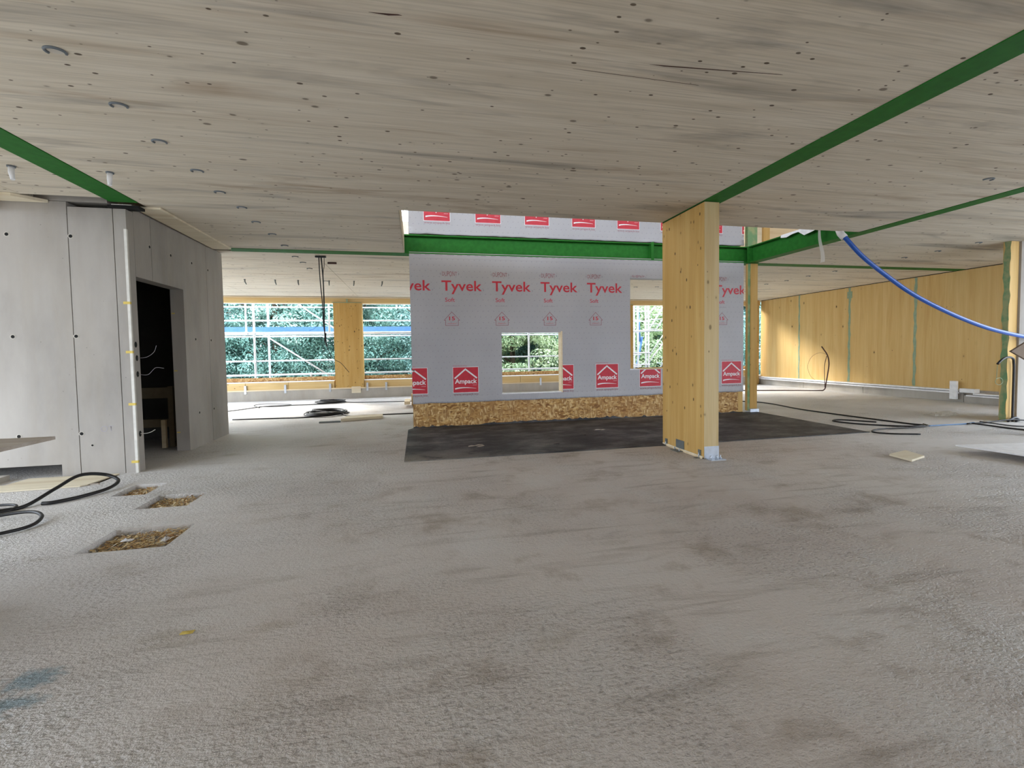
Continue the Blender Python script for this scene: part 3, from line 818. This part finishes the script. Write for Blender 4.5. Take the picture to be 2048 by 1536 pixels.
# ------------------------------------------------------------------ upper storey (seen through the opening)
up = slab('upper_floor', CEIL+TH+.001, CEIL+TH+.05, [(VX0-.3, 7.02, VY0, 8.7)], M_ply); tag(up, 'upper storey floor', kind='structure')
ur = slab('upper_ceiling_and_sky_block', 6.4, 6.6, [], M_ceil); tag(ur, 'upper storey ceiling, closed over the open patio to cut sky light', kind='structure')  # unseen cover over the patio void, added to dim the wrapped wall
uf = empty('wall_upper_back', kind='structure', label='upper far facade')
box('parapet', X0, X1, 15.05, 15.2, 3.49, 4.2, M_white, uf); box('white_board', X0, X1, 15.0, 15.05, 5.05, 5.50, M_white, uf)
box('upper_lintel', X0, X1, 15.05, 15.2, 6.1, 6.4, M_lam, uf)
for x in (-.31, -3.0, 3.0, 7.0, 12.6): box('post', x, x+.03 if x == -.31 else x+.3, 15.05, 15.2, 4.2, 6.1, M_white, uf)
ui = empty('wall_upper_right', kind='structure', label='golden timber panels of the upper storey right of the patio')
box('wall_panel', 8.0, 8.45, 10.0, 10.15, 3.49, 6.4, M_ply, ui); box('wall_panel', 8.46, 8.62, 9.95, 10.1, 3.49, 6.4, M_clt, ui)
box('wall_panel', 8.68, 12.9, 10.1, 10.2, 3.49, 6.4, M_batten, ui); box('stud', 8.62, 8.68, 10.0, 10.08, 3.49, 6.4, M_clt, ui)
box('wall_panel', 12.7, 12.85, YB, YF, 3.49, 6.4, M_clt, ui)
# white flap of protective sheet over the beam edge and its torn hanging strip
bm = newbm(); 
A = [(7.02, 6.85, 3.47), (7.02, 6.2, 3.44), (6.78, 6.0, 3.35), (6.79, 7.3, 3.47)]
fs = empty('protective_sheet', label='white protective sheet hanging torn over the green beam edge', cat='sheet')
bm = newbm(); n = 10; pr = None
for k in range(n+1):
    y = 6.18+(1.35)*k/n; w_ = .02*math.sin(k*1.9)
    cur = [bm.verts.new((6.99, y, 3.478)), bm.verts.new((6.78, y, 3.474)), bm.verts.new((6.772+.004*math.sin(k), y, 3.36+w_+(.06 if k > 6 else 0)))]
    if pr:
        for j in range(2): bm.faces.new((pr[j], pr[j+1], cur[j+1], cur[j]))
    pr = cur
o = link('flap', bm, M_white, fs); o.modifiers.new('s', 'SOLIDIFY').thickness = .002
def translucent(name, c):
    g = G(name, .4); g.col(c); g.b.inputs['Alpha'].default_value = .55; return g.m
M_film = translucent('clear film', (.75, .74, .70))
bm = newbm(); pr = None
for k in range(13):
    t = k/12; x = 6.74+.05*math.sin(t*2.3)-.02; y = 6.62+.03*math.sin(t*5); z = 3.40-.62*t; w_ = .03+.03*t
    cur = [bm.verts.new((x-w_*.3, y-w_, z)), bm.verts.new((x, y, z+.01)), bm.verts.new((x+w_*.3, y+w_, z))]
    if pr:
        for j in range(2): f = bm.faces.new((pr[j], pr[j+1], cur[j+1], cur[j])); f.smooth = True
    pr = cur
link('hanging_strip', bm, M_film, fs)

# ------------------------------------------------------------------ main post
mp = empty('timber_post', (3.53, 5.49, 0), label='large free-standing glulam post under the wide green beam', cat='post')
bm = bevel(bx(newbm(), -.10, .10, -.485, .485, .012, CEIL-.012), .004)
link('shaft', bm, M_post, mp)
M_postf = wood('post pale face', (.55, .42, .225), (.47, .33, .15), (.61, .49, .29), 'z', .0, .7, 5, kr=1.2)
box('face_lamella', -.099, .099, -.488, -.4852, .012, CEIL-.014, M_postf, mp)
box('bearing_gap', -.10, .10, -.47, .48, CEIL-.012, CEIL-.006, M_dark, mp)
box('foot_batten', -.11, -.10, -.47, .47, .0, .03, M_ply, mp)
br = box('angle_bracket', -.10, .10, -.4955, -.4882, .008, .155, M_zinc, mp)
bm = bx(newbm(), -.075, .125, -.60, -.488, 0, .008); link('bracket_foot', bm, M_zinc, br)
for (x, y) in ((-.05, -.55), (.03, -.555), (.095, -.53)):
    bm = newbm(); tube(bm, [(x, y, .008), (x, y, .05)], .009, 6); tube(bm, [(x, y, .008), (x, y, .020)], .017, 6); link('bolt', bm, M_zinc, br)
# steel lugs in the wide face
for y, big in ((-.40, 0), (.38, 0)):
    b = newbm(); bx(b, -.108, -.1002, y-.028, y+.028, 0, .10); bx(b, -.17, -.1, y-.028, y+.028, 0, .006); lug = link('angle_bracket', b, M_dzinc, mp)
    link('bolt', tube(newbm(), [(-.115, y, .0), (-.115, y, .065)], .008, 6), M_zinc, lug)
b = newbm(); bx(b, -.108, -.1002, -.06, .13, 0, .14); bx(b, -.20, -.1, -.06, .13, 0, .007)
for v in b.verts:
    pass
lug = link('angle_bracket', b, M_dzinc, mp); lug['label'] = 'wide dull grey angle bracket'
for y in (-.02, .09): link('bolt', tube(newbm(), [(-.15, y, .0), (-.15, y, .04)], .008, 6), M_zinc, lug)
box('wood_strip', -.118, -.10, -.47, .42, 0.0, .014, M_batten, mp)

# ------------------------------------------------------------------ ceiling sockets and hanging conduit stubs
def socket_proto():
    t = empty('ceiling_socket', cat='ceiling socket')
    pts = []
    for k in range(13):
        a = math.radians(150+240*k/12); pts.append((.050*math.cos(a), .040*math.sin(a), -.004))
    link('rim', tube(newbm(), pts, .0085, 6), M_sock, t)
    bm = newbm(); vv = [bm.verts.new((.040*math.cos(k*PI/8), .030*math.sin(k*PI/8), -.002)) for k in range(16)]; bm.faces.new(vv)
    link('plug', bm, M_sockp, t)
    return t
M_sock = plain('socket rim', (.15, .17, .19), .6); M_sockp = plain('socket plug', (.58, .54, .48), .7)
spots = [(-2.00, 3.23), (-2.01, 3.83), (-2.03, 4.40), (-2.01, 5.02), (-2.04, 5.62), (-2.0, 6.15), (-2.04, 6.78), (-2.02, 7.41), (-2.04, 8.14), (-2.09, 9.01), (-2.08, 9.55), (-2.10, 10.21), (-2.09, 11.87),
         (9.57, 11.14), (9.64, 10.50), (9.61, 9.78), (9.65, 9.07), (9.69, 8.09), (9.68, 7.52), (9.68, 6.91), (9.64, 6.24), (6.10, 12.07), (6.69, 11.95), (6.08, 3.86)]
proto = socket_proto()
ordn = ['nearest the camera', 'second nearest', 'third nearest', 'fourth nearest', 'fifth nearest', 'sixth nearest', 'seventh nearest', 'eighth nearest', 'just before the thin green beam', 'just beyond the thin green beam', 'second beyond the thin green beam', 'third beyond the thin green beam', 'last, among the hanging stubs']
ordr = ['farthest from the camera', 'second farthest', 'third farthest', 'just beyond the long green beam', 'just in front of the long green beam', 'third in front of the green beam', 'second from the near end', 'at the near end']
for i, (x, y) in enumerate(spots):
    s_ = proto if i == 0 else dup_tree(proto)
    s_.location = (x, y, CEIL)
    if i < 13: tag(s_, 'round grey ceiling socket in the left row, '+ordn[i], group='ceiling sockets of the left row')
    elif i < 21: tag(s_, 'round ceiling socket in the right row, '+ordr[i-13], group='ceiling sockets of the right row')
    elif i < 23: tag(s_, 'ceiling socket seen through the wrapped wall\'s right opening, '+('left one' if i == 21 else 'right one'), group='ceiling sockets behind the wrapped wall')
    else: tag(s_, 'lone ceiling socket between the two right green beams')
def stub(x, y, L, r, m, label, group, lean=.3):
    b = empty('conduit_stub', (x, y, CEIL), label=label, cat='conduit', group=group)
    link('tube', tube(newbm(), [(0, 0, 0), (.01*lean, -.01, -L*.5), (.05*lean, -.02, -L)], [r, r, r*.75], 8), m, b)
    link('collar', tube(newbm(), [(0, 0, 0), (0, 0, -.012)], r*1.5, 10), M_sock, b)
stub(-3.60, 5.18, .13, .022, M_lav if 'M_lav' in globals() else M_pw, 'pale conduit stub hanging left of the left green beam', 'pale conduit stubs by the left beam', .4)
stub(-2.83, 5.20, .13, .022, M_pw, 'pale conduit stub hanging right of the left green beam', 'pale conduit stubs by the left beam', .1)
lab = ['leftmost, near the concrete wall', 'second from the concrete wall', 'third, left of the hanging cables', 'behind the hanging cables', 'second from the wrapped wall', 'nearest the wrapped wall']
for i, x in enumerate((-3.84, -3.19, -2.69, -2.0, -1.43, -.77)): stub(x, 11.8, .12, .014, M_dzinc, 'small dark conduit stub of the far ceiling, '+lab[i], 'dark conduit stubs of the far ceiling', .8-.25*i)

# ------------------------------------------------------------------ hanging cable bundle
hb = empty('cable_bundle', (-1.63, 8.9, 0), label='bundle of black cables hanging from the ceiling left of the wrapped wall', cat='cable')
box('hanger_plate', -.10, .08, -.03, .03, 3.105, 3.129, M_blk, hb)
H = lambda pts, r, m=M_blk: link('strand', tube(newbm(), spline(pts, 6), r, 6), m, hb)
H([(-.04, 0, 3.11), (-.03, 0, 2.7), (-.005, 0, 2.3), (0, 0, 1.95), (.03, 0, 1.62)], .009)
H([(0, 0, 3.11), (.02, .01, 2.7), (.02, .01, 2.3), (.015, 0, 1.95), (.03, 0, 1.6), (.05, 0, 1.5)], .011)
H([(.05, 0, 3.11), (.045, .0, 2.95), (.025, 0, 2.8), (.03, .01, 2.3), (.02, .01, 1.9), (.03, 0, 1.6), (.045, 0, 1.50), (.15, 0, 1.29), (.27, 0, 1.21), (.35, -.02, 1.12), (.42, -.03, 1.03)], .005)
H([(-.02, 0, 2.25), (-.06, .02, 2.0), (-.15, .05, 1.85), (-.25, .05, 1.80)], .003)
H([(.05, 0, 1.5), (.07, 0, 1.3), (.09, .02, 1.1)], .0025)
H([(.03, 0, 1.75), (.02, 0, 1.6)], .018)
b = box('steel_hook', -1.62, -1.46, 9.45, 9.49, 3.10, 3.13, M_brn); tag(b, 'small rust-brown steel strip on the ceiling beside the hanging cables', 'bracket')

# ------------------------------------------------------------------ cables on the floor
def coil(cx, cy_, rx, ry, n, turns, r, seed, z=.012, jitter=.06):
    rr = random.Random(seed); pts = []
    for k in range(int(n*turns)):
        a = 2*PI*k/n; f = 1+jitter*math.sin(a*.37+seed)+rr.uniform(-jitter, jitter)*.4
        pts.append((cx+rx*f*math.cos(a)+.03*math.sin(a*.21), cy_+ry*f*math.sin(a), z+.010*(k/n)*.9))
    return pts
cable('cable_coil', [(-3.85, 10.77, .012), (-3.0, 10.70, .012), (-2.3, 10.66, .012)]+coil(-2.05, 11.15, .40, .48, 10, 7.5, .012, 2, jitter=.10)+[(-1.7, 10.9, .03), (-1.45, 10.55, .012), (-1.1, 10.60, .012), (-.1, 10.58, .012), (.6, 10.6, .012)], .013, M_blk,
      'large coil of black cable on the bright floor left of the wrapped wall', 'cable', n=5, seg=6)
cable('cable_coil', [(-5.2, 12.3, .012), (-4.54, 12.5, .012), (-4.0, 13.3, .012), (-3.4, 13.4, .012), (-2.7, 13.38, .012)]+coil(-2.4, 13.75, .36, .32, 10, 6.5, .012, 5, jitter=.06)+[(-1.9, 13.6, .02), (-1.5, 13.5, .012), (-.23, 13.35, .012), (.8, 13.3, .012)], .011, M_blk,
      'smaller flat coil of black cable under the far window sill', 'cable', n=5, seg=6)
cable('cable', [(-4.0, 13.0, .012), (-4.35, 13.7, .012), (-4.15, 13.95, .02), (-3.5, 13.7, .012), (-3.35, 13.35, .012), (-3.7, 13.2, .012), (-4.1, 13.3, .012)], .009, M_blk, 'loose grey-black cable loop on the far floor next to the concrete wall', 'cable')
# front left black hose
cable('cable', [(-4.2, 4.6, .02), (-3.9, 4.75, .02), (-3.62, 4.88, .02), (-3.52, 5.0, .02), (-3.45, 5.25, .10), (-3.40, 5.5, .16), (-3.28, 5.66, .12), (-3.13, 5.62, .06), (-3.10, 5.42, .03), (-3.2, 5.2, .02), (-3.33, 5.05, .02), (-3.42, 5.03, .02)], .017, M_blk,
      'thick black cable looping on the floor in front of the concrete wall', 'cable', n=10, seg=8)
cable('cable', [(-4.0, 4.3, .02), (-3.6, 4.62, .03), (-3.3, 4.68, .05), (-3.12, 4.58, .04), (-3.06, 4.40, .02), (-3.14, 4.25, .02), (-3.4, 4.1, .02), (-3.8, 4.0, .02)], .014, M_blk,
      'black cable loop at the left edge, nearest the camera', 'cable', n=10, seg=8)
cable('cable', [(-4.0, 4.95, .02), (-3.78, 5.03, .03), (-3.6, 5.0, .03), (-3.56, 4.88, .02), (-3.7, 4.8, .02), (-4.0, 4.75, .02)], .012, M_blk, 'short black cable loop crossing the thick cable at the left edge', 'cable', n=10, seg=8)
box('tape_band', -3.66, -3.63, 4.84, 4.89, .03, .045, M_pw)
tag(bpy.data.objects['tape_band'], 'bit of pale tape on the thick black cable', 'tape')
# right side
cable('cable', [(6.8, 10.9, .012), (8.27, 10.0, .012), (8.15, 8.43, .012), (8.19, 7.34, .012), (8.28, 6.35, .012), (8.3, 6.08, .02), (8.0, 6.05, .02), (7.7, 6.30, .012), (7.45, 6.6, .012), (7.38, 6.92, .012), (7.62, 7.0, .012), (7.95, 6.6, .012)], .014, M_blk,
      'long black cable running from behind the wrapped wall over the floor', 'cable', n=8)
cable('cable', [(8.35, 6.12, .03), (8.2, 5.95, .03), (7.8, 5.95, .02), (7.25, 5.98, .02), (6.98, 5.85, .012), (7.10, 5.65, .012), (7.45, 5.50, .012)], .012, M_blk, 'black cable loop beside the corner of the bitumen sheet', 'cable')
M_bluec = plain('faded blue cable', (.13, .24, .42), .5)
cable('cable', [(8.3, 6.0, .02), (8.7, 6.03, .012), (9.1, 6.02, .012), (9.4, 6.08, .012)], .011, M_bluec, 'thin blue cable section joining two black cable heaps on the right floor', 'cable')
cable('cable', [(9.1, 5.98, .02), (9.6, 6.0, .02), (10.0, 5.95, .05), (10.4, 5.85, .03), (10.9, 5.8, .02)], .013, M_blk, 'black cable along the foot of the right concrete wall', 'cable')
cable('cable', [(9.15, 5.95, .03), (9.2, 5.70, .02), (9.25, 5.50, .012), (9.35, 5.2, .012), (9.8, 4.9, .012)], .014, M_blk, 'black cable sweeping toward the right edge in front of the concrete wall', 'cable')
cable('cable', [(9.4, 6.0, .04), (9.5, 5.75, .02), (9.6, 5.6, .012), (9.95, 5.52, .012)], .010, M_blk, 'short black cable curl inside the right cable heap', 'cable')
rc = empty('cable', (10.18, 6.02, 0), label='thick black conduit standing against the timber wall end', cat='cable')
link('riser', tube(newbm(), spline([(.0, 0, .0), (.0, 0, .4), (0, 0, .9), (-.01, 0, 1.03), (-.06, -.02, 1.10), (-.15, -.03, 1.13), (-.28, -.04, 1.12), (-.38, -.05, 1.08), (-.46, -.05, 1.02)], 6), .019, 8), M_blk, rc)
link('green_wire', tube(newbm(), [(-.46+.07*0, -.05, 1.0)]+[(-.40+.085*math.cos(a*PI/8+2.4), -.04, .72+.06*math.sin(a*PI/8+2.4)) for a in range(18)], .004, 5), M_tape, rc)
link('foot_knot', tube(newbm(), spline([(-.16, -.03, .02), (.02, -.02, .07), (.10, -.03, .03), (-.02, -.06, .02)], 5), .02, 8), M_blk, rc)
# brown cable against the yellow wall
yc = empty('cable', (12.35, 11.9, 0), label='brown cable bundle standing up against the yellow wall', cat='cable')
link('strand', tube(newbm(), spline([(-4.5, 1.2, .012), (-2.6, 1.05, .012), (-1.2, .55, .012), (-.2, .1, .012), (-.02, .0, .05), (.04, 0, .25), (.10, .0, .55), (.14, 0, .85), (.08, .0, 1.1), (.03, .1, 1.3), (.0, .14, 1.38)], 8), .018, 7), M_brn, yc)
link('strand', tube(newbm(), spline([(.0, .0, .1), (.0, .02, .45), (.0, .02, .8), (.06, .01, 1.08)], 6), .010, 6), M_brn, yc)
link('strand', tube(newbm(), spline([(.08, .0, 1.12), (.1, .3, 1.18), (.1, .6, 1.05), (.1, .75, .75), (.1, .65, .45), (.1, .45, .30)], 8), .004, 5), M_brn, yc)
# blue hose
bh = empty('hose', (0, 0, 0), label='thick blue hose hanging from the ceiling opening to the right wall', cat='hose')
link('hose_body', tube(newbm(), spline([(6.42, 6.06, 3.40), (6.45, 6.0, 3.15), (6.50, 5.93, 3.02), (6.78, 5.90, 2.75), (7.18, 5.90, 2.50), (7.73, 5.90, 2.20), (8.30, 5.90, 1.965), (8.90, 5.90, 1.76), (9.50, 5.90, 1.60), (10.25, 5.90, 1.47), (11.1, 5.9, 1.37)], 10), .033, 12), M_blue, bh)
link('end_sleeve', tube(newbm(), [(6.43, 6.03, 3.28), (6.46, 5.98, 3.10), (6.49, 5.94, 3.03)], .05, 10), M_white, bh)

# ------------------------------------------------------------------ boards and loose pieces
o = tag(link('plywood_offcut', bevel(poly_prism(newbm(), [(5.60, 4.22), (5.95, 4.34), (6.05, 4.64), (5.66, 4.53)], .004, .03), .002), M_ply), 'small square plywood offcut lying alone on the right floor', 'board')
o = tag(link('sheet_board', poly_prism(newbm(), [(6.66, 4.50), (6.80, 3.3), (8.6, 3.2), (8.6, 4.2)], .075, .09), M_white), 'pale sheet board lying raised on the floor at the right edge', 'board')
o = tag(box('timber_block', 7.2, 8.4, 3.5, 3.62, 0, .073, M_lam), 'timber bearer under the raised sheet board at right', 'block')
o = tag(link('sheet_board', poly_prism(newbm(), [(-4.4, 5.62), (-3.50, 5.655), (-3.46, 5.70), (-3.41, 6.15), (-4.30, 6.17), (-4.33, 5.9), (-4.5, 5.85)], .003, .014), M_ply), 'thin pale plywood sheet lying against the foot of the concrete wall', 'board')
b = newbm(); poly = [(8.38, 1.25), (8.75, 1.09), (8.75, 0), (9.2, 0), (9.2, 1.42), (8.75, 1.42)]
v0 = [b.verts.new((x, 4.99, z)) for x, z in poly]; v1 = [b.verts.new((x, 5.02, z)) for x, z in poly]
b.faces.new(v0); b.faces.new(v1[::-1])
for i in range(6): b.faces.new((v0[i], v0[(i+1) % 6], v1[(i+1) % 6], v1[i]))
M_brnb = plain('brown board', (.17, .125, .09), .8)
tag(link('plywood_board', b, M_brnb), 'brown pointed board end reaching in at the right edge below the blue hose', 'board')
# board on trestles at left
tb = empty('work_table', (-2.07, 3.17, 0), label='grey plywood table board reaching in at the left edge', cat='table')
link('top_board', poly_prism(newbm(), [(0, 0), (-1.5, .0), (-1.5, -1.35), (-.03, -1.35)], .884, .902), M_plyd, tb)
for x in (-.62, -1.3):
    for y in (-.18, -1.15): box('leg', x, x+.05, y, y+.05, 0, .84, M_lam, tb)
    box('cross_bar', x, x+.05, -1.25, -.08, .84, .883, M_lam, tb)
box('shadow_panel', -.50, -.48, -.72, -.08, 0, .84, M_plyd, tb); box('shadow_panel', -1.42, -.50, -.10, -.08, 0, .84, M_plyd, tb)  # unseen panels added to block low window light and deepen the floor shadow
# small pieces by the coil
tag(link('wood_plank', bevel(poly_prism(newbm(), [(-1.52, 9.78), (-.72, 9.98), (-.74, 10.32), (-1.46, 10.22)], .004, .06), .003), M_ply), 'pale plank piece lying beside the large cable coil', 'board')
tag(box('steel_profile', -1.92, -1.52, 9.70, 9.76, 0, .03, M_dzinc), 'short grey steel profile on the floor in front of the cable coil', 'profile')
wd = empty('timber_blocks', (-.1, 11.9, 0), label='timber blocks stacked behind the left edge of the wrapped wall', cat='timber')
box('block', -.05, .6, .4, .55, .0, .3, M_lam, wd, .004); box('block', -.22, -.08, -.1, .6, .08, .16, M_batten, wd, .004); box('block', -.02, .6, -.05, .05, .08, .16, M_lam, wd, .004); box('block', -.02, .5, .0, .3, .0, .08, M_brn, wd)
for v_ in ():
    pass
# crumpled film, torn scraps
def scrap(name, x, y, rx, ry, h, m, label, seed, cat='scrap', n=9):
    r = random.Random(seed); bm = newbm(); V = [[None]*n for _ in range(n)]
    for i in range(n):
        for j in range(n):
            u, v_ = i/(n-1)-.5, j/(n-1)-.5
            e = 1-max(abs(u), abs(v_))*2*.2
            V[i][j] = bm.verts.new((x+u*rx*2*(e+r.uniform(-.08, .08)), y+v_*ry*2*(e+r.uniform(-.08, .08)), .004+h*max(0, r.random()*(1-2*math.hypot(u, v_)*.9))))
    for i in range(n-1):
        for j in range(n-1): bm.faces.new((V[i][j], V[i+1][j], V[i+1][j+1], V[i][j+1]))
    return tag(link(name, bm, m), label, cat)
scrap('crumpled_film', 10.0, 6.95, .45, .2, .12, M_film, 'crumpled translucent film on the floor near the right timber wall', 1)
scrap('sheet_scrap', .85, 6.55, .22, .14, .035, M_plyd, 'grey torn scrap lying on the black bitumen sheet, left part', 2)
scrap('sheet_scrap', 3.0, 7.3, .2, .08, .03, M_plyd, 'pale torn scrap on the bitumen sheet close to the large post', 3)
scrap('sheet_scrap', 1.95, 6.35, .16, .02, .02, M_blk, 'thin black torn strip on the middle of the bitumen sheet', 4)
scrap('sheet_scrap', 2.6, 6.9, .16, .025, .02, M_blk, 'thin black torn strip on the bitumen sheet near the post', 6)
scrap('paper_scrap', -2.18, 3.98, .05, .03, .03, M_pw, 'crumpled white paper scrap in the nearest floor recess, left side', 7, 'paper')
scrap('paper_scrap', -1.90, 3.93, .03, .05, .03, M_pw, 'crumpled white paper scrap in the nearest floor recess, right side', 8, 'paper')
for o in bpy.data.objects:
    if o.name.startswith('paper_scrap'): o.location.z = -.035
scrap('leaf', -1.13, 2.49, .035, .02, .012, M_yel, 'single dried yellow leaf on the floor at lower left', 9, 'leaf', 5)
tag(box('shutter_board', -3.53, -3.37, 5.72, 5.74, -.05, .012, M_plyd), 'small weathered board stuck in the floor slot by the concrete corner', 'board')

# ------------------------------------------------------------------ scaffold outside the far window band
sf = empty('scaffolding', (0, 16, 0), label='metal tube scaffolding outside the far window band', cat='scaffolding')
def stube(name, a, b, r=.024, m=M_alu): return link(name, tube(newbm(), [a, b], r, 8), m, sf)
for z, yy, r in ((2.90, 0, .02), (2.47, 0, .022), (2.08, 0, .03), (1.19, 0, .024), (.745, 0, .03), (3.0, -.3, .03)): stube('ledger', (-8, yy, z), (8.3, yy, z), r)
stube('ledger', (-8, .95, 2.0), (8.3, .95, 2.0))
box('blue_toe_board', -8, 8.3, .62, .65, 2.13, 2.31, M_bluep, sf)
box('deck_board', -8, 8.3, .1, .6, 2.03, 2.07, M_alu, sf); box('deck_board', -8, 8.3, .05, .65, -.1, -.05, M_alu, sf)
for x in (-5.22, -2.75, .3, 3.2, 6.2): stube('upright', (x, 0, 2.08), (x, 0, 4.3), .03)
for x in (-5.01, -4.82, -1.95, 1.52, 3.95, 5.6): 
    stube('upright', (x, .05 if x != -4.82 else .85, -3.8), (x, .05 if x != -4.82 else .85, 4.3), .035)
stube('brace', (-3.65, .0, 2.98), (-2.2, .0, 1.94), .022); stube('brace', (-4.73, .0, 2.04), (-2.2, .0, .26), .024); stube('brace', (-3.65, 0, 2.98), (-4.4, 0, 3.6), .022)
stube('short_post', (-3.35, 0, .62), (-3.35, 0, .8), .03)
for x, z in ((-5.22, 2.08), (-5.01, 1.19), (-5.01, 2.08), (3.95, 2.08), (1.52, 1.19)):
    b = newbm(); bx(b, x-.05, x+.05, -.05, .05, z-.045, z+.045); bevel(b, .012); link('coupler', b, M_alu, sf)
# stair tower
sr_ = empty('scaffold_stair', (8.4, 17, 0), label='scaffold stair tower seen through the right opening of the wrapped wall', cat='scaffold stair')
def rt_(name, a, b, r=.03, m=M_alu): return link(name, tube(newbm(), [a, b], r, 8), m, sr_)
for x in (.12, .28, .62, .74, 2.9): rt_('upright', (x, 0, -3.8), (x, 0, 5), .035)
for z in (2.9, 2.5, 2.1, 1.25, .78): rt_('rail', (-.6, -.02, z), (.8, -.02, z), .024)
rt_('rail', (-.2, -.4, 2.11), (3, -.4, 2.11), .028)
def flight(x0, z0, x1, z1):
    rt_('stringer', (x0, 0, z0), (x1, 0, z1), .03); rt_('stringer', (x0+.32, 0, z0), (x1+.32, 0, z1), .03)
    n = 7
    for k in range(n):
        t = (k+.5)/n; x = x0+(x1-x0)*t; z = z0+(z1-z0)*t
        o = link('tread', bx(newbm(), x+.0, x+.34, -.05, .5, z-.015, z+.015), M_alu, sr_)
flight(.70, 2.1, 1.7, 3.5); flight(1.15, .5, 2.2, 1.95)
rt_('handrail', (.62, 0, 2.6), (1.3, 0, 3.45), .024); rt_('handrail', (.75, 0, 1.1), (1.75, 0, 2.45), .024); rt_('handrail', (.55, 0, .6), (1.7, 0, 2.0), .024)
b = newbm(); tube(b, [(.42, .3, 3.4), (.50, .3, 1.7)], .06, 4); link('blue_panel', b, M_bluep, sr_)
b = newbm(); tube(b, [(.62, .3, 1.9), (.30, .3, .3)], .05, 4); link('blue_panel', b, M_bluep, sr_)

# ------------------------------------------------------------------ trees
def crown_mesh(name, seed, rx, ry, h, n, leaf, droop, m):
    r = np.random.default_rng(seed)
    # clumps on an ovoid, leaves around each clump
    nc = 260
    th = r.uniform(0, 2*PI, nc); hz = r.uniform(0, 1, nc)
    prof = np.sin(np.clip(hz, .02, .98)*PI*.9+.25)**.6
    rad = prof*r.uniform(.72, 1.0, nc)
    c = np.stack([rx*rad*np.cos(th), ry*rad*np.sin(th), h*hz], 1)
    idx = r.integers(0, nc, n); cs = r.uniform(.35, .75, nc)
    d = r.normal(0, 1, (n, 3)); d /= np.linalg.norm(d, axis=1)[:, None]
    p = c[idx] + d*(cs[idx]*r.uniform(.6, 1, n)**.5)[:, None]*np.array([1, 1, .62])
    nrm = d + r.normal(0, .45, (n, 3)) + np.array([0, 0, .35]); nrm /= np.linalg.norm(nrm, axis=1)[:, None]
    t = r.normal(0, 1, (n, 3)) + np.array([0, 0, -droop]); t -= nrm*(t*nrm).sum(1)[:, None]; t /= np.linalg.norm(t, axis=1)[:, None]
    b = np.cross(nrm, t)
    L = (leaf*r.uniform(.6, 1.3, n))[:, None]; W = L*r.uniform(.28, .5, n)[:, None]
    v = np.empty((n, 4, 3)); v[:, 0] = p-t*L; v[:, 1] = p+b*W-t*L*.1; v[:, 2] = p+t*L; v[:, 3] = p-b*W-t*L*.1
    me = bpy.data.meshes.new(name); me.vertices.add(n*4); me.vertices.foreach_set('co', v.reshape(-1))
    me.loops.add(n*4); me.loops.foreach_set('vertex_index', np.arange(n*4, dtype=np.int32)); me.polygons.add(n)
    me.polygons.foreach_set('loop_start', np.arange(0, n*4, 4, dtype=np.int32)); me.polygons.foreach_set('loop_total', np.full(n, 4, dtype=np.int32))
    me.update(); me.validate(); me.materials.append(m); return me
K = [crown_mesh('crown', 1, 2.6, 2.2, 7.5, 95000, .055, 1.0, M_leaf1), crown_mesh('crown', 2, 2.4, 2.0, 6.5, 80000, .065, .2, M_leaf2), crown_mesh('crown', 3, 2.7, 2.2, 7.0, 95000, .055, .5, M_leaf3)]
bmt = newbm(); tube(bmt, spline([(0, 0, 0), (.05, 0, 2), (-.05, .05, 4.5), (0, 0, 8.5)], 4), [.22-.011*i for i in range(13)], 8)
for k in range(14):
    a = k*2.4; z = 2.2+k*.42; tube(bmt, [(0, 0, z), (1.2*math.cos(a), 1.2*math.sin(a), z+.5), (2.0*math.cos(a), 1.9*math.sin(a), z+.7)], [.06, .04, .015], 5)
trk = bpy.data.meshes.new('trunk'); bmt.to_mesh(trk); bmt.free(); trk.materials.append(M_bark)
def tree(x, y, z, k, s, rz, label, group):
    t = empty('tree', (x, y, z), rz, label=label, cat='tree', group=group); t.scale = (s, s, s)
    c = bpy.data.objects.new('crown', K[k]); COL.objects.link(c); c.parent = t; c.location.z = 1.2; c['kind'] = 'stuff'
    q = bpy.data.objects.new('trunk', trk); COL.objects.link(q); q.parent = t
    return t
TR = [(-13, 21.5, 0, 'dark green tree at the far left of the garden'), (-9.3, 20.8, 2, 'blue-green tree outside, first left behind the scaffold uprights'), (-5.8, 21.2, 0, 'dense dark green tree behind the left window bay'),
      (-2.5, 20.9, 0, 'dense green tree behind the glulam post of the far windows'), (.8, 21.3, 2, 'blue-green tree outside the narrow bay beside the wrapped wall'), (4.3, 20.3, 1, 'light yellow-green tree seen through the middle opening of the wrapped wall'),
      (7.6, 21.8, 0, 'dark tree to the right of the yellow-green tree'), (11.2, 21.5, 1, 'light green tree seen past the scaffold stair'), (14.8, 22.0, 0, 'dark tree behind the scaffold stair'), (18.5, 21.5, 2, 'blue-green tree at the far right of the garden')]
for i, (x, y, k, lb) in enumerate(TR): tree(x, y, -3.9, k, 1.0, i*1.3, lb, 'trees behind the scaffolding')
for i in range(9): tree(-13+4.1*i, 24.6, -3.6, (0, 2, 0)[i % 3], 1.25, i*2.1+.5, 'tall dark tree in the second row behind the garden trees', 'second row of trees')
# low bushes filling in front
for i in range(7): 
    t = tree(-9+3.6*i, 19.2+.3*(i % 2), -4.6, (2, 0, 0)[i % 3], .55, i*.9, 'low bush growing at the foot of the garden trees', 'low bushes')
    t.name = 'bush'; t['category'] = 'bush'; t['label'] = 'low green bush growing at the foot of the garden trees'
